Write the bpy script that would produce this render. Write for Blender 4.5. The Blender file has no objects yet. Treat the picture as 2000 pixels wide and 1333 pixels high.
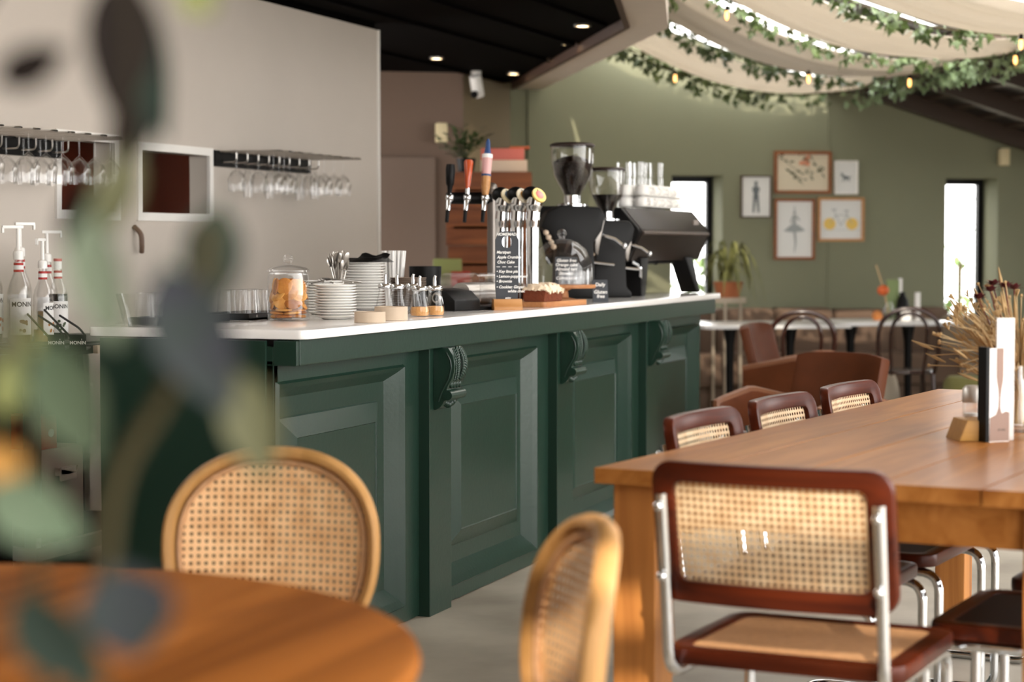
import bpy, bmesh, math, random
from mathutils import Vector, Matrix
random.seed(7)
sc = bpy.context.scene
COL = sc.collection
PI = math.pi
# ------------------------------------------------------------------ camera, sky, sun, exposure
HEAD = math.atan2(1400, 3889)            # counter runs along +X; the camera looks HEAD to the left of it
PITCH = math.atan(182.5 / 3889)
cam = bpy.data.cameras.new('camera'); camo = bpy.data.objects.new('camera', cam); COL.objects.link(camo)
camo.location = (-5.236, -2.627, 1.28)
camo.rotation_euler = (PI/2 - PITCH, 0, HEAD - PI/2)
cam.lens = 70.0; cam.sensor_width = 36.0; cam.clip_start = 0.05; cam.clip_end = 200
cam.dof.use_dof = True; cam.dof.focus_distance = 6.6; cam.dof.aperture_fstop = 2.8
sc.camera = camo
w = bpy.data.worlds.new('sky'); sc.world = w; w.use_nodes = True
bg = w.node_tree.nodes['Background']; bg.inputs[0].default_value = (1.0, 0.985, 0.96, 1); bg.inputs[1].default_value = 6.0
sun = bpy.data.lights.new('sun', 'SUN'); suno = bpy.data.objects.new('sun', sun); COL.objects.link(suno)
sun.energy = 5.0; sun.angle = math.radians(0.6); sun.color = (1.0, 0.88, 0.72)
SUN_DIR = Vector((0.86, 0.30, -0.60)).normalized()      # the way the light travels
suno.rotation_euler = SUN_DIR.to_track_quat('-Z', 'Y').to_euler()
sc.view_settings.view_transform = 'Standard'; sc.view_settings.look = 'None'
sc.view_settings.exposure = 0.3; sc.view_settings.gamma = 1.0
sc.cycles.use_denoising = True
sc.cycles.max_bounces = 10; sc.cycles.transparent_max_bounces = 24; sc.cycles.transmission_bounces = 10
sc.cycles.caustics_reflective = False; sc.cycles.caustics_refractive = False; sc.cycles.sample_clamp_indirect = 4.0
# ------------------------------------------------------------------ mesh helpers
def T(x=0, y=0, z=0, rz=0, rx=0, ry=0, s=1):
    return Matrix.Translation((x, y, z)) @ Matrix.Rotation(rz, 4, 'Z') @ Matrix.Rotation(ry, 4, 'Y') @ Matrix.Rotation(rx, 4, 'X') @ Matrix.Scale(s, 4)
class MB:
    def __init__(self): self.v = []; self.f = []
    def add(self, vs, fs, M=None):
        o = len(self.v)
        if M is not None: vs = [tuple(M @ Vector(p)) for p in vs]
        self.v += [tuple(p) for p in vs]; self.f += [tuple(i + o for i in f) for f in fs]; return self
    def box(self, x0, x1, y0, y1, z0, z1, M=None):
        vs = [(x, y, z) for z in (z0, z1) for y in (y0, y1) for x in (x0, x1)]
        return self.add(vs, [(0,2,3,1),(4,5,7,6),(0,1,5,4),(2,6,7,3),(0,4,6,2),(1,3,7,5)], M)
    def lathe(self, prof, n=24, M=None, a0=0, a1=2*PI):
        full = abs(a1 - a0 - 2*PI) < 1e-6; k = n if full else n + 1
        vs = []; fs = []; rows = []
        for r, z in prof:
            if r < 1e-6 and full: rows.append([len(vs)]); vs.append((0, 0, z))
            else:
                rows.append(list(range(len(vs), len(vs) + k)))
                for i in range(k):
                    a = a0 + (a1 - a0) * i / n; vs.append((r*math.cos(a), r*math.sin(a), z))
        for A, B in zip(rows, rows[1:]):
            for i in range(n):
                j = (i + 1) % k
                if len(A) == 1 and len(B) == 1: continue
                if len(A) == 1: fs.append((A[0], B[j], B[i]))
                elif len(B) == 1: fs.append((A[i], A[j], B[0]))
                else: fs.append((A[i], A[j], B[j], B[i]))
        return self.add(vs, fs, M)
    def cyl(self, r, z0, z1, n=24, M=None): return self.lathe([(0, z0), (r, z0), (r, z1), (0, z1)], n, M)
    def ball(self, r, M=None, n=16, m=10, sx=1, sy=1, sz=1):
        pr = [(r*math.sin(PI*i/m), -r*math.cos(PI*i/m)) for i in range(m+1)]; pr[0] = (0, -r); pr[-1] = (0, r)
        S = Matrix.Diagonal((sx, sy, sz, 1))
        return self.lathe(pr, n, (M @ S) if M is not None else S)
    def tube(self, pts, r, n=8, closed=False, M=None, flat=1.0, cap=True):
        P = [Vector(p) for p in pts]; N = len(P)
        R = r if isinstance(r, (list, tuple)) else [r]*N
        tan = []
        for i in range(N):
            a = P[(i-1) % N] if (closed or i > 0) else P[i]; b = P[(i+1) % N] if (closed or i < N-1) else P[i]
            d = b - a; tan.append(d.normalized() if d.length > 1e-9 else Vector((0,0,1)))
        up = Vector((0,0,1)) if abs(tan[0].z) < 0.9 else Vector((0,1,0))
        nx = tan[0].cross(up).normalized(); vs = []; fs = []
        for i in range(N):
            if i > 0:
                nx = nx - tan[i]*nx.dot(tan[i])
                nx = nx.normalized() if nx.length > 1e-6 else tan[i].orthogonal().normalized()
            ny = tan[i].cross(nx)
            for k in range(n):
                a = 2*PI*k/n; vs.append(P[i] + nx*(math.cos(a)*R[i]) + ny*(math.sin(a)*R[i]*flat))
        for i in range(N if closed else N-1):
            j = (i+1) % N
            for k in range(n):
                l = (k+1) % n; fs.append((i*n+k, i*n+l, j*n+l, j*n+k))
        if cap and not closed: fs += [tuple(range(n-1, -1, -1)), tuple((N-1)*n + k for k in range(n))]
        return self.add(vs, fs, M)
    def prism(self, poly, h0, h1, M=None):          # polygon in XY, extruded along Z
        n = len(poly); vs = [(x, y, h0) for x, y in poly] + [(x, y, h1) for x, y in poly]
        fs = [tuple(range(n-1, -1, -1)), tuple(range(n, 2*n))] + [(i, (i+1) % n, n+(i+1) % n, n+i) for i in range(n)]
        return self.add(vs, fs, M)
    def ring(self, out, inn, h0, h1, M=None):       # frame between two loops of equal length
        n = len(out); vs = [(x, y, h) for h in (h0, h1) for L in (out, inn) for x, y in L]; fs = []
        for i in range(n):
            j = (i+1) % n
            fs += [(i, n+i, n+j, j), (2*n+i, 2*n+j, 3*n+j, 3*n+i), (i, j, 2*n+j, 2*n+i), (n+i, 3*n+i, 3*n+j, n+j)]
        return self.add(vs, fs, M)
    def grid(self, fn, nu, nv, M=None, closeu=False):
        vs = [fn(i/nu, j/nv) for j in range(nv+1) for i in range(nu + (0 if closeu else 1))]
        k = nu if closeu else nu+1; fs = []
        for j in range(nv):
            for i in range(nu):
                i2 = (i+1) % k; fs.append((j*k+i, j*k+i2, (j+1)*k+i2, (j+1)*k+i))
        return self.add(vs, fs, M)
    def slab(self, fn, th, nu, nv, M=None):         # thick sheet: fn(u,v) gives the middle surface
        e = 1e-3
        def off(s):
            def g(u, v):
                p = Vector(fn(u, v)); a = Vector(fn(min(u+e, 1), v)) - Vector(fn(max(u-e, 0), v)); b = Vector(fn(u, min(v+e, 1))) - Vector(fn(u, max(v-e, 0)))
                nn = a.cross(b); nn = nn.normalized() if nn.length > 1e-12 else Vector((0,0,1)); return p + nn*(s*th/2)
            return g
        A = off(1); B = off(-1); k = nu+1; L = (nu+1)*(nv+1)
        vs = [A(i/nu, j/nv) for j in range(nv+1) for i in range(k)] + [B(i/nu, j/nv) for j in range(nv+1) for i in range(k)]; fs = []
        for j in range(nv):
            for i in range(nu):
                q = (j*k+i, j*k+i+1, (j+1)*k+i+1, (j+1)*k+i); fs += [q, tuple(L+x for x in q[::-1])]
        def edge(ids):
            for a, b in zip(ids, ids[1:]): fs.append((b, a, L+a, L+b))
        edge(list(range(k))); edge([j*k+nu for j in range(nv+1)]); edge(list(range(nv*k+nu, nv*k-1, -1))); edge([j*k for j in range(nv, -1, -1)])
        return self.add(vs, fs, M)
    def map(self, fn): self.v = [tuple(fn(*p)) for p in self.v]; return self
def mk(name, mb, mat, parent=None, smooth=40, bevel=0, seg=2, sub=0, loc=None):
    me = bpy.data.meshes.new(name); me.from_pydata(mb.v, [], mb.f)
    bm = bmesh.new(); bm.from_mesh(me); bmesh.ops.remove_doubles(bm, verts=bm.verts, dist=1e-6)
    bmesh.ops.recalc_face_normals(bm, faces=bm.faces)
    if bevel:
        es = [e for e in bm.edges if len(e.link_faces) == 2 and e.calc_face_angle(0) > math.radians(35)]
        bmesh.ops.bevel(bm, geom=es, offset=bevel, segments=seg, affect='EDGES', profile=0.6, clamp_overlap=True)
    bm.to_mesh(me); bm.free()
    me.materials.append(mat)
    if smooth:
        me.polygons.foreach_set('use_smooth', [True]*len(me.polygons))
        try: me.set_sharp_from_angle(angle=math.radians(smooth))
        except Exception: pass
    o = bpy.data.objects.new(name, me); COL.objects.link(o)
    if parent is not None: o.parent = parent
    if loc is not None: o.location = loc
    if sub: m = o.modifiers.new('s', 'SUBSURF'); m.levels = sub; m.render_levels = sub
    return o
def tag(o, label=None, cat=None, group=None, kind=None):
    if label: o['label'] = label
    if cat: o['category'] = cat
    if group: o['group'] = group
    if kind: o['kind'] = kind
    return o
def thing(name, label, cat, loc=(0,0,0), rz=0, group=None):
    o = bpy.data.objects.new(name, None); COL.objects.link(o); o.empty_display_size = 0.05
    o.location = loc; o.rotation_euler = (0, 0, rz); return tag(o, label, cat, group)
def struct(name, mb, mat, **k): return tag(mk(name, mb, mat, **k), kind='structure')
def copy_tree(o, parent=None):
    kids = [c for c in o.children]
    c = o.copy(); COL.objects.link(c)
    if parent is not None: c.parent = parent
    for ch in kids: copy_tree(ch, c)
    return c
def dup(o, loc, rz=None, label=None, s=None):
    c = copy_tree(o); c.location = loc
    if rz is not None: c.rotation_euler = (0, 0, rz)
    if label: c['label'] = label
    if s: c.scale = (s, s, s)
    return c
def rrect(w, h, r, n=6, cx=0, cy=0):
    P = []
    for sx, sy, a in ((1,1,0), (-1,1,PI/2), (-1,-1,PI), (1,-1,1.5*PI)):
        for i in range(n+1):
            t = a + PI/2*i/n; P.append((cx + sx*(w/2-r) + r*math.cos(t), cy + sy*(h/2-r) + r*math.sin(t)))
    return P
def fillet(pts, r, n=6):
    P = [Vector(p) for p in pts]; out = [P[0]]
    for i in range(1, len(P)-1):
        a = P[i-1]-P[i]; b = P[i+1]-P[i]; rr = min(r, a.length*0.49, b.length*0.49)
        A = P[i] + a.normalized()*rr; B = P[i] + b.normalized()*rr
        for k in range(n+1):
            t = k/n; out.append(A*(1-t)**2 + P[i]*2*t*(1-t) + B*t*t)
    out.append(P[-1]); return out
def catmull(pts, n=6):
    P = [Vector(p) for p in pts]; P = [P[0]*2-P[1]] + P + [P[-1]*2-P[-2]]; out = []
    for i in range(1, len(P)-2):
        for k in range(n):
            t = k/n; out.append(0.5*((2*P[i]) + (P[i+1]-P[i-1])*t + (2*P[i-1]-5*P[i]+4*P[i+1]-P[i+2])*t*t + (3*P[i]-P[i-1]-3*P[i+1]+P[i+2])*t**3))
    out.append(P[-2]); return out
ORD = 'first second third fourth fifth sixth seventh eighth ninth tenth eleventh twelfth thirteenth fourteenth fifteenth sixteenth seventeenth eighteenth nineteenth twentieth'.split()
def text_mesh(s, size, align='CENTER', shear=0.0, bold=0.0):
    cu = bpy.data.curves.new('t', 'FONT'); cu.body = s; cu.size = size; cu.align_x = align; cu.align_y = 'CENTER'; cu.shear = shear; cu.offset = bold
    cu.resolution_u = 3
    o = bpy.data.objects.new('t', cu); COL.objects.link(o); bpy.context.view_layer.update()
    me = o.evaluated_get(bpy.context.evaluated_depsgraph_get()).to_mesh()
    vs = [tuple(v.co) for v in me.vertices]; fs = [tuple(p.vertices) for p in me.polygons]
    o.evaluated_get(bpy.context.evaluated_depsgraph_get()).to_mesh_clear()
    bpy.data.objects.remove(o); bpy.data.curves.remove(cu); return vs, fs
def put_text(mb, s, size, M, align='CENTER', shear=0.0, bold=0.0, wrap=None):
    vs, fs = text_mesh(s, size, align, shear, bold)
    if wrap: vs = [(wrap*math.sin(x/wrap), -wrap*math.cos(x/wrap), y) for x, y, z in vs]    # onto an upright cylinder, facing -Y
    else: vs = [(x, 0, y) for x, y, z in vs]                                                # upright, facing -Y
    return mb.add(vs, fs, M)
# ------------------------------------------------------------------ materials
def srgb(h):
    h = h.lstrip('#'); c = [int(h[i:i+2], 16)/255 for i in (0, 2, 4)]
    return tuple(x/12.92 if x <= 0.04045 else ((x+0.055)/1.055)**2.4 for x in c) + (1,)
def mat(name, col, rough=0.5, metal=0.0, spec=0.5, trans=0.0, ior=1.45, alpha=1.0, coat=0.0, emit=None, estr=0.0, var=0.0, vscale=6.0, bump=0.0, bscale=40.0, sss=0.0, stretch=(1,1,1), col2=None):
    m = bpy.data.materials.new(name); m.use_nodes = True; nt = m.node_tree; b = nt.nodes['Principled BSDF']
    c = srgb(col) if isinstance(col, str) else col
    b.inputs['Base Color'].default_value = c; b.inputs['Roughness'].default_value = rough; b.inputs['Metallic'].default_value = metal
    b.inputs['Specular IOR Level'].default_value = spec; b.inputs['Transmission Weight'].default_value = trans; b.inputs['IOR'].default_value = ior
    b.inputs['Alpha'].default_value = alpha; b.inputs['Coat Weight'].default_value = coat; b.inputs['Coat Roughness'].default_value = 0.15
    if emit: b.inputs['Emission Color'].default_value = srgb(emit); b.inputs['Emission Strength'].default_value = estr
    if sss: b.inputs['Subsurface Weight'].default_value = sss; b.inputs['Subsurface Radius'].default_value = (0.02, 0.01, 0.006)
    if var or col2 or bump:
        tc = nt.nodes.new('ShaderNodeTexCoord'); mp = nt.nodes.new('ShaderNodeMapping'); mp.inputs['Scale'].default_value = stretch
        nt.links.new(tc.outputs['Object'], mp.inputs[0])
    if var or col2:
        no = nt.nodes.new('ShaderNodeTexNoise'); no.inputs['Scale'].default_value = vscale; no.inputs['Detail'].default_value = 5; nt.links.new(mp.outputs[0], no.inputs['Vector'])
        cr = nt.nodes.new('ShaderNodeValToRGB'); cr.color_ramp.elements[0].position = 0.3; cr.color_ramp.elements[1].position = 0.7
        k = 1 - var; c2 = srgb(col2) if col2 else tuple(x*k for x in c[:3]) + (1,)
        cr.color_ramp.elements[0].color = c2; cr.color_ramp.elements[1].color = c
        nt.links.new(no.outputs['Fac'], cr.inputs[0]); nt.links.new(cr.outputs[0], b.inputs['Base Color'])
    if bump:
        n2 = nt.nodes.new('ShaderNodeTexNoise'); n2.inputs['Scale'].default_value = bscale; n2.inputs['Detail'].default_value = 4; nt.links.new(mp.outputs[0], n2.inputs['Vector'])
        bu = nt.nodes.new('ShaderNodeBump'); bu.inputs['Strength'].default_value = bump; bu.inputs['Distance'].default_value = 0.01
        nt.links.new(n2.outputs['Fac'], bu.inputs['Height']); nt.links.new(bu.outputs[0], b.inputs['Normal'])
    return m
def wood(name, c1, c2, axis='X', scale=1.0, rough=0.4, coat=0.0, c3=None, spec=0.35):
    m = bpy.data.materials.new(name); m.use_nodes = True; nt = m.node_tree; b = nt.nodes['Principled BSDF']
    tc = nt.nodes.new('ShaderNodeTexCoord'); mp = nt.nodes.new('ShaderNodeMapping')
    s = {'X': (1.2, 14, 14), 'Y': (14, 1.2, 14), 'Z': (14, 14, 1.2)}[axis]; b.inputs['Specular IOR Level'].default_value = spec; mp.inputs['Scale'].default_value = tuple(x*scale for x in s)
    nt.links.new(tc.outputs['Object'], mp.inputs[0])
    n1 = nt.nodes.new('ShaderNodeTexNoise'); n1.inputs['Scale'].default_value = 1.0; n1.inputs['Detail'].default_value = 8; n1.inputs['Distortion'].default_value = 1.2
    nt.links.new(mp.outputs[0], n1.inputs['Vector'])
    cr = nt.nodes.new('ShaderNodeValToRGB'); cr.color_ramp.elements[0].position = 0.32; cr.color_ramp.elements[1].position = 0.68
    cr.color_ramp.elements[0].color = srgb(c2); cr.color_ramp.elements[1].color = srgb(c1)
    if c3: e = cr.color_ramp.elements.new(0.5); e.color = srgb(c3)
    nt.links.new(n1.outputs['Fac'], cr.inputs[0]); nt.links.new(cr.outputs[0], b.inputs['Base Color'])
    b.inputs['Roughness'].default_value = rough; b.inputs['Coat Weight'].default_value = coat; b.inputs['Coat Roughness'].default_value = 0.2
    bu = nt.nodes.new('ShaderNodeBump'); bu.inputs['Strength'].default_value = 0.15; bu.inputs['Distance'].default_value = 0.004
    nt.links.new(n1.outputs['Fac'], bu.inputs['Height']); nt.links.new(bu.outputs[0], b.inputs['Normal'])
    return m
def cane(name, col, dark, pitch, hole=0.30, ax=('X', 'Z'), thin=0.0):
    """woven cane: a square weave with real open holes (cut by the pattern), strand colour mottled"""
    m = bpy.data.materials.new(name); m.use_nodes = True; nt = m.node_tree; L = nt.links.new; b = nt.nodes['Principled BSDF']
    b.inputs['Roughness'].default_value = 0.5
    tc = nt.nodes.new('ShaderNodeTexCoord'); sx = nt.nodes.new('ShaderNodeSeparateXYZ'); L(tc.outputs['Object'], sx.inputs[0])
    def mth(op, a, bb=None):
        n = nt.nodes.new('ShaderNodeMath'); n.operation = op
        for i, q in enumerate((a, bb)):
            if q is None: continue
            if isinstance(q, (int, float)): n.inputs[i].default_value = q
            else: L(q, n.inputs[i])
        return n.outputs[0]
    d = []
    for A in ax:
        q = mth('FRACT', mth('MULTIPLY', sx.outputs[A], 1/pitch)); d.append(mth('ABSOLUTE', mth('SUBTRACT', q, 0.5)))
    mx = mth('MAXIMUM', d[0], d[1]); sm = mth('MULTIPLY', mth('ADD', d[0], d[1]), 0.72); oct_ = mth('MAXIMUM', mx, sm)
    solid = mth('GREATER_THAN', oct_, hole); L(solid, b.inputs['Alpha'])
    no = nt.nodes.new('ShaderNodeTexNoise'); no.inputs['Scale'].default_value = 25; L(tc.outputs['Object'], no.inputs['Vector'])
    cr = nt.nodes.new('ShaderNodeValToRGB'); cr.color_ramp.elements[0].position = 0.3; cr.color_ramp.elements[1].position = 0.7
    cr.color_ramp.elements[0].color = srgb(dark); cr.color_ramp.elements[1].color = srgb(col); L(no.outputs['Fac'], cr.inputs[0]); L(cr.outputs[0], b.inputs['Base Color'])
    bu = nt.nodes.new('ShaderNodeBump'); bu.inputs['Strength'].default_value = 0.5; bu.inputs['Distance'].default_value = 0.002; L(oct_, bu.inputs['Height']); L(bu.outputs[0], b.inputs['Normal'])
    return m
def glassmat(name, tint=(1,1,1,1), rough=0.0):
    """thin clear glass: mostly see-through with a Fresnel sheen, so light and shadow pass as in real thin glassware"""
    m = bpy.data.materials.new(name); m.use_nodes = True; nt = m.node_tree; nt.nodes.remove(nt.nodes['Principled BSDF'])
    out = nt.nodes['Material Output']; tr = nt.nodes.new('ShaderNodeBsdfTransparent'); tr.inputs[0].default_value = tint
    gl = nt.nodes.new('ShaderNodeBsdfGlossy'); gl.inputs['Roughness'].default_value = 0.03 + rough
    lw = nt.nodes.new('ShaderNodeLayerWeight'); lw.inputs['Blend'].default_value = 0.22
    ad = nt.nodes.new('ShaderNodeMath'); ad.operation = 'MULTIPLY_ADD'; ad.inputs[1].default_value = 0.50; ad.inputs[2].default_value = 0.015
    nt.links.new(lw.outputs['Facing'], ad.inputs[0])
    mx = nt.nodes.new('ShaderNodeMixShader'); nt.links.new(ad.outputs[0], mx.inputs[0]); nt.links.new(tr.outputs[0], mx.inputs[1]); nt.links.new(gl.outputs[0], mx.inputs[2])
    nt.links.new(mx.outputs[0], out.inputs[0]); return m
m = {}
m['green'] = mat('green_paint', '#1a3127', rough=0.30, spec=0.5, var=0.10, vscale=3, bump=0.05, bscale=60)
m['slab'] = mat('white_quartz', '#f0edea', rough=0.12, coat=0.3, var=0.03, vscale=12)
m['cream'] = mat('cream_plaster', '#c8beb3', rough=0.85, var=0.06, vscale=1.6, bump=0.06, bscale=30)
m['whiteedge'] = mat('white_edge', '#ece8e2', rough=0.6)
m['brownwall'] = mat('brown_wall', '#6f5c50', rough=0.85, var=0.08, vscale=1.2)
m['greenwall'] = mat('sage_wall', '#7f8068', rough=0.85, var=0.10, vscale=1.1, bump=0.05, bscale=25)
m['blackceil'] = wood('black_ceiling', '#060404', '#020101', 'X', 0.6, 0.8, spec=0.03)
m['darkroof'] = wood('dark_roof', '#241a14', '#120c09', 'X', 0.8, 0.6)
m['floor'] = mat('concrete', '#b3ab9c', rough=0.45, col2='#7d7466', vscale=1.6, bump=0.06, bscale=14)
m['oak'] = wood('table_pine', '#a8703a', '#845024', 'X', 0.8, 0.55, 0.0, '#98622f', 0.08)
m['oakleg'] = wood('table_leg_pine', '#bd7f42', '#8d5526', 'Z', 0.8, 0.45)
m['roundwood'] = wood('round_table_wood', '#9c6230', '#6c3e18', 'X', 0.45, 0.7, 0.0, '#8a5323', 0.02)
m['redwood'] = wood('walnut_stain', '#54200c', '#300f06', 'X', 1.2, 0.32, 0.0, spec=0.2)
m['seatwood'] = mat('dark_seat', '#1e120c', rough=0.55, spec=0.25)
m['chrome'] = mat('chrome', '#d8dadc', rough=0.08, metal=1.0)
m['steel'] = mat('brushed_steel', '#b9b4ae', rough=0.3, metal=1.0)
m['black'] = mat('black_plastic', '#080707', rough=0.45, spec=0.2)
m['blackm'] = mat('black_metal', '#100d0c', rough=0.45, spec=0.3)
m['white'] = mat('white_ceramic', '#e8e6e2', rough=0.22)
m['whitep'] = mat('white_paper', '#e9e7e4', rough=0.8)
m['glass'] = glassmat('clear_glass')
m['caneL'] = cane('cane_cream', '#d6bd9a', '#c4a47e', 0.0145, 0.285)
m['caneN'] = cane('cane_natural', '#e8bd8c', '#d2a270', 0.0155, 0.23)
m['caneS'] = mat('cane_seat', '#b68a62', rough=0.55, var=0.2, vscale=60, bump=0.3, bscale=120)
m['rattan'] = wood('rattan_pole', '#b88b57', '#98703f', 'Z', 1.0, 0.5, 0.0, spec=0.2)
m['leather'] = mat('tan_leather', '#5a2f18', rough=0.5, spec=0.2, var=0.25, vscale=5, bump=0.1, bscale=60)
m['leathertrim'] = mat('leather_edge', '#6b432a', rough=0.5)
m['velvet'] = mat('taupe_upholstery', '#6b5748', rough=0.9, var=0.08)
m['bent'] = mat('bentwood', '#2b130b', rough=0.25, coat=0.4)
m['marble'] = mat('pale_table', '#c9c8c6', rough=0.2)
m['leaf'] = mat('ivy_leaf', '#4a5a30', rough=0.5, col2='#2c3a1e', vscale=9)
m['leafb'] = mat('gum_leaf', '#6f8a70', rough=0.6, col2='#4f5f5c', vscale=7)
m['leafd'] = mat('dark_leaf', '#3b3230', rough=0.6)
m['stem'] = mat('stem', '#3e3722', rough=0.8, spec=0.2)
m['fabric'] = None
m['bulb'] = mat('warm_bulb', '#ffd9a8', emit='#ffb868', estr=3.0)
m['down'] = mat('downlight', '#fff0d8', emit='#ffdca8', estr=14.0)
m['cookie'] = mat('cookie', '#c98a3c', rough=0.8, col2='#a8662a', vscale=30, bump=0.3, bscale=70)
m['cork'] = mat('pale_wood_ring', '#c4b09a', rough=0.7, var=0.08, vscale=20)
m['board'] = wood('board_wood', '#b98253', '#9a6238', 'X', 2.0, 0.5)
m['chalk'] = mat('chalkboard', '#3c3f44', rough=0.75, var=0.15, vscale=14)
m['chalktext'] = mat('chalk_writing', '#e8e6e2', rough=0.9)
m['sponge'] = mat('cake_crumb', '#6e3216', rough=0.9, bump=0.5, bscale=90, var=0.2, vscale=40)
m['icing'] = mat('cake_icing', '#e6cfb2', rough=0.6, bump=0.4, bscale=40)
m['bean'] = mat('coffee_beans', '#140a06', rough=0.5, spec=0.2, bump=1.0, bscale=120, var=0.3, vscale=90)
m['sugar'] = mat('brown_sugar', '#c79258', rough=0.9, bump=0.3, bscale=200)
m['ink'] = mat('black_ink', '#1c1a1a', rough=0.6)
m['red'] = mat('red_label', '#a82622', rough=0.5)
m['orange'] = mat('orange', '#c65a24', rough=0.4)
m['syrupd'] = mat('dark_syrup', '#1d0c08', rough=0.1)
m['syrupb'] = mat('brown_syrup', '#4a2413', rough=0.1)
m['syrupa'] = mat('amber_syrup', '#b99a72', rough=0.2)
m['crate'] = wood('crate_wood', '#8a4f28', '#5f3218', 'X', 0.8, 0.6)
m['bin'] = mat('pale_bin', '#a8998c', rough=0.5)
m['straw'] = mat('dry_straw', '#bfa378', rough=0.8, var=0.2)
m['flower'] = mat('dark_red_flower', '#5a1a1c', rough=0.8)
m['dryorange'] = mat('dry_orange_flower', '#b8743c', rough=0.8)
m['frame'] = wood('frame_oak', '#8f5426', '#743e18', 'X', 2.0, 0.4)
m['framel'] = wood('frame_light', '#c08d58', '#a87442', 'X', 2.0, 0.4)
m['framed'] = mat('frame_dark', '#4a3524', rough=0.4)
m['pencil'] = mat('pencil_grey', '#8d9090', rough=0.9)
m['bush'] = mat('outdoor_leaves', '#7f9a58', rough=0.8, col2='#4f6a38', vscale=5)
m['olive'] = mat('olive_pouf', '#6d6a3c', rough=0.9)
m['beige'] = mat('beige_cloth', '#a79a88', rough=0.9)
m['soil'] = mat('soil', '#2a1e16', rough=0.95)
m['pot'] = mat('terracotta', '#9a5a36', rough=0.8)
m['grey'] = mat('grey_pole', '#77706a', rough=0.35, metal=0.6)
# ------------------------------------------------------------------ the setting
FA = math.radians(-60.2024)
FWM = T(9.577, 2.577, 0, FA)              # far wall frame: x along the wall, -y into the room
def FW(a, b, z): return FWM @ Vector((a, -b, z))
UP = Matrix.Rotation(PI/2, 4, 'X')        # XY polygon -> XZ, extrusion along -Y
def roofz(a): return 2.595 - 0.3067*(a - 2.475)
struct('floor', MB().box(-11, 17, -12, 8, -0.12, 0), m['floor'])
def wallseg(mb, a0, a1, z0, z1=None):
    t0, t1 = (roofz(a0), roofz(a1)) if z1 is None else (z1, z1)
    mb.prism([(a0, z0), (a1, z0), (a1, t1), (a0, t0)], -0.36, 0, UP)
wb = MB(); wallseg(wb, -0.25, 1.17, 0); wallseg(wb, 1.17, 1.59, 0, 0.80); wallseg(wb, 1.17, 1.59, 1.86); wallseg(wb, 1.59, 3.477, 0)
wallseg(wb, 3.477, 3.93, 0, 0.40); wallseg(wb, 3.477, 3.93, 1.852); wallseg(wb, 3.93, 8.0, 0)
o = struct('wall_back', wb, m['greenwall'], smooth=0); o.matrix_world = FWM
o = struct('trim_1', MB().box(2.468, 2.482, -0.006, 0.0, 0, 2.58), m['greenwall']); o.matrix_world = FWM
o = struct('trim_2', MB().box(0.0, 0.14, -0.03, 0.0, 0, 2.95), m['greenwall']); o.matrix_world = FWM
def window(name, a0, a1, z0, z1):
    f = struct(name, MB().ring([(a0, z0), (a1, z0), (a1, z1), (a0, z1)], [(a0+.05, z0+.05), (a1-.05, z0+.05), (a1-.05, z1-.05), (a0+.05, z1-.05)], -0.36, -0.30, UP), m['black'], smooth=0)
    f.matrix_world = FWM
    mk('pane', MB().box(a0+.05, a1-.05, 0.328, 0.334, z0+.05, z1-.05), m['glass'], f)
    mk('window_sill', MB().box(a0, a1, -0.02, 0.30, z0-0.03, z0+0.005), m['greenwall'], f)
window('window_1', 1.17, 1.59, 0.80, 1.86); window('window_2', 3.477, 3.93, 0.40, 1.852)
# brown walls left of the sage wall, one flush door
def wallline(name, p, q, z0, z1, mt, th=0.1):
    d = Vector((q[0]-p[0], q[1]-p[1], 0)); L = d.length; o = struct(name, MB().box(0, L, 0, th, z0, z1), mt, smooth=0)
    o.location = (p[0], p[1], 0); o.rotation_euler = (0, 0, math.atan2(d.y, d.x)); return o
m['brownwall2'] = mat('olive_brown_wall', '#7b6f5a', rough=0.85, var=0.06, vscale=1.2)
wallline('wall_hall', (7.2, 4.626), (8.437, 2.674), 0, 2.56, m['brownwall'])
wallline('wall_corner', (8.437, 2.674), (9.70, 2.70), 0, 2.56, m['brownwall2'])
d1 = struct('door_1', MB().box(0, 0.47, -0.012, 0.03, 0.0, 1.937), mat('hall_door', '#766458', rough=0.6), bevel=0.004)
d1.location = (8.045, 3.24, 0); d1.rotation_euler = (0, 0, math.atan2(-1.952, 1.237))
mk('door_handle', MB().box(0.40, 0.43, -0.05, -0.012, 0.95, 1.08), m['steel'], d1, bevel=0.004)
# cream bar wall with two framed openings
def wl(name, rects, mt):
    b = MB()
    for r in rects: b.box(*r)
    return struct(name, b, mt, smooth=0)
O0 = (2.005, 2.44, 1.437, 1.741); O1 = (2.663, 3.302, 1.437, 1.723)
wl('wall_bar', [(-2.5, O0[0], 2.0, 2.10, 0, 2.53), (O0[0], O0[1], 2.0, 2.10, 0, O0[2]), (O0[0], O0[1], 2.0, 2.10, O0[3], 2.53), (O0[1], O1[0], 2.0, 2.10, 0, 2.53),
    (O1[0], O1[1], 2.0, 2.10, 0, O1[2]), (O1[0], O1[1], 2.0, 2.10, O1[3], 2.53), (O1[1], 5.33, 2.0, 2.10, 0, 2.53)], m['cream'])
struct('trim_3', MB().box(5.33, 5.352, 1.992, 2.105, 0, 2.53), m['whiteedge'])
for k, (O, nm) in enumerate(((O0, 'window_3'), (O1, 'window_4'))):
    P = lambda e: [(O[0]-e, O[2]-e), (O[1]+e, O[2]-e), (O[1]+e, O[3]+e), (O[0]-e, O[3]+e)]
    f = struct(nm, MB().ring(P(0.035), P(-0.002), -2.005, -1.988, UP), m['whiteedge'], smooth=0)
    f['kind'] = 'structure'
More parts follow.
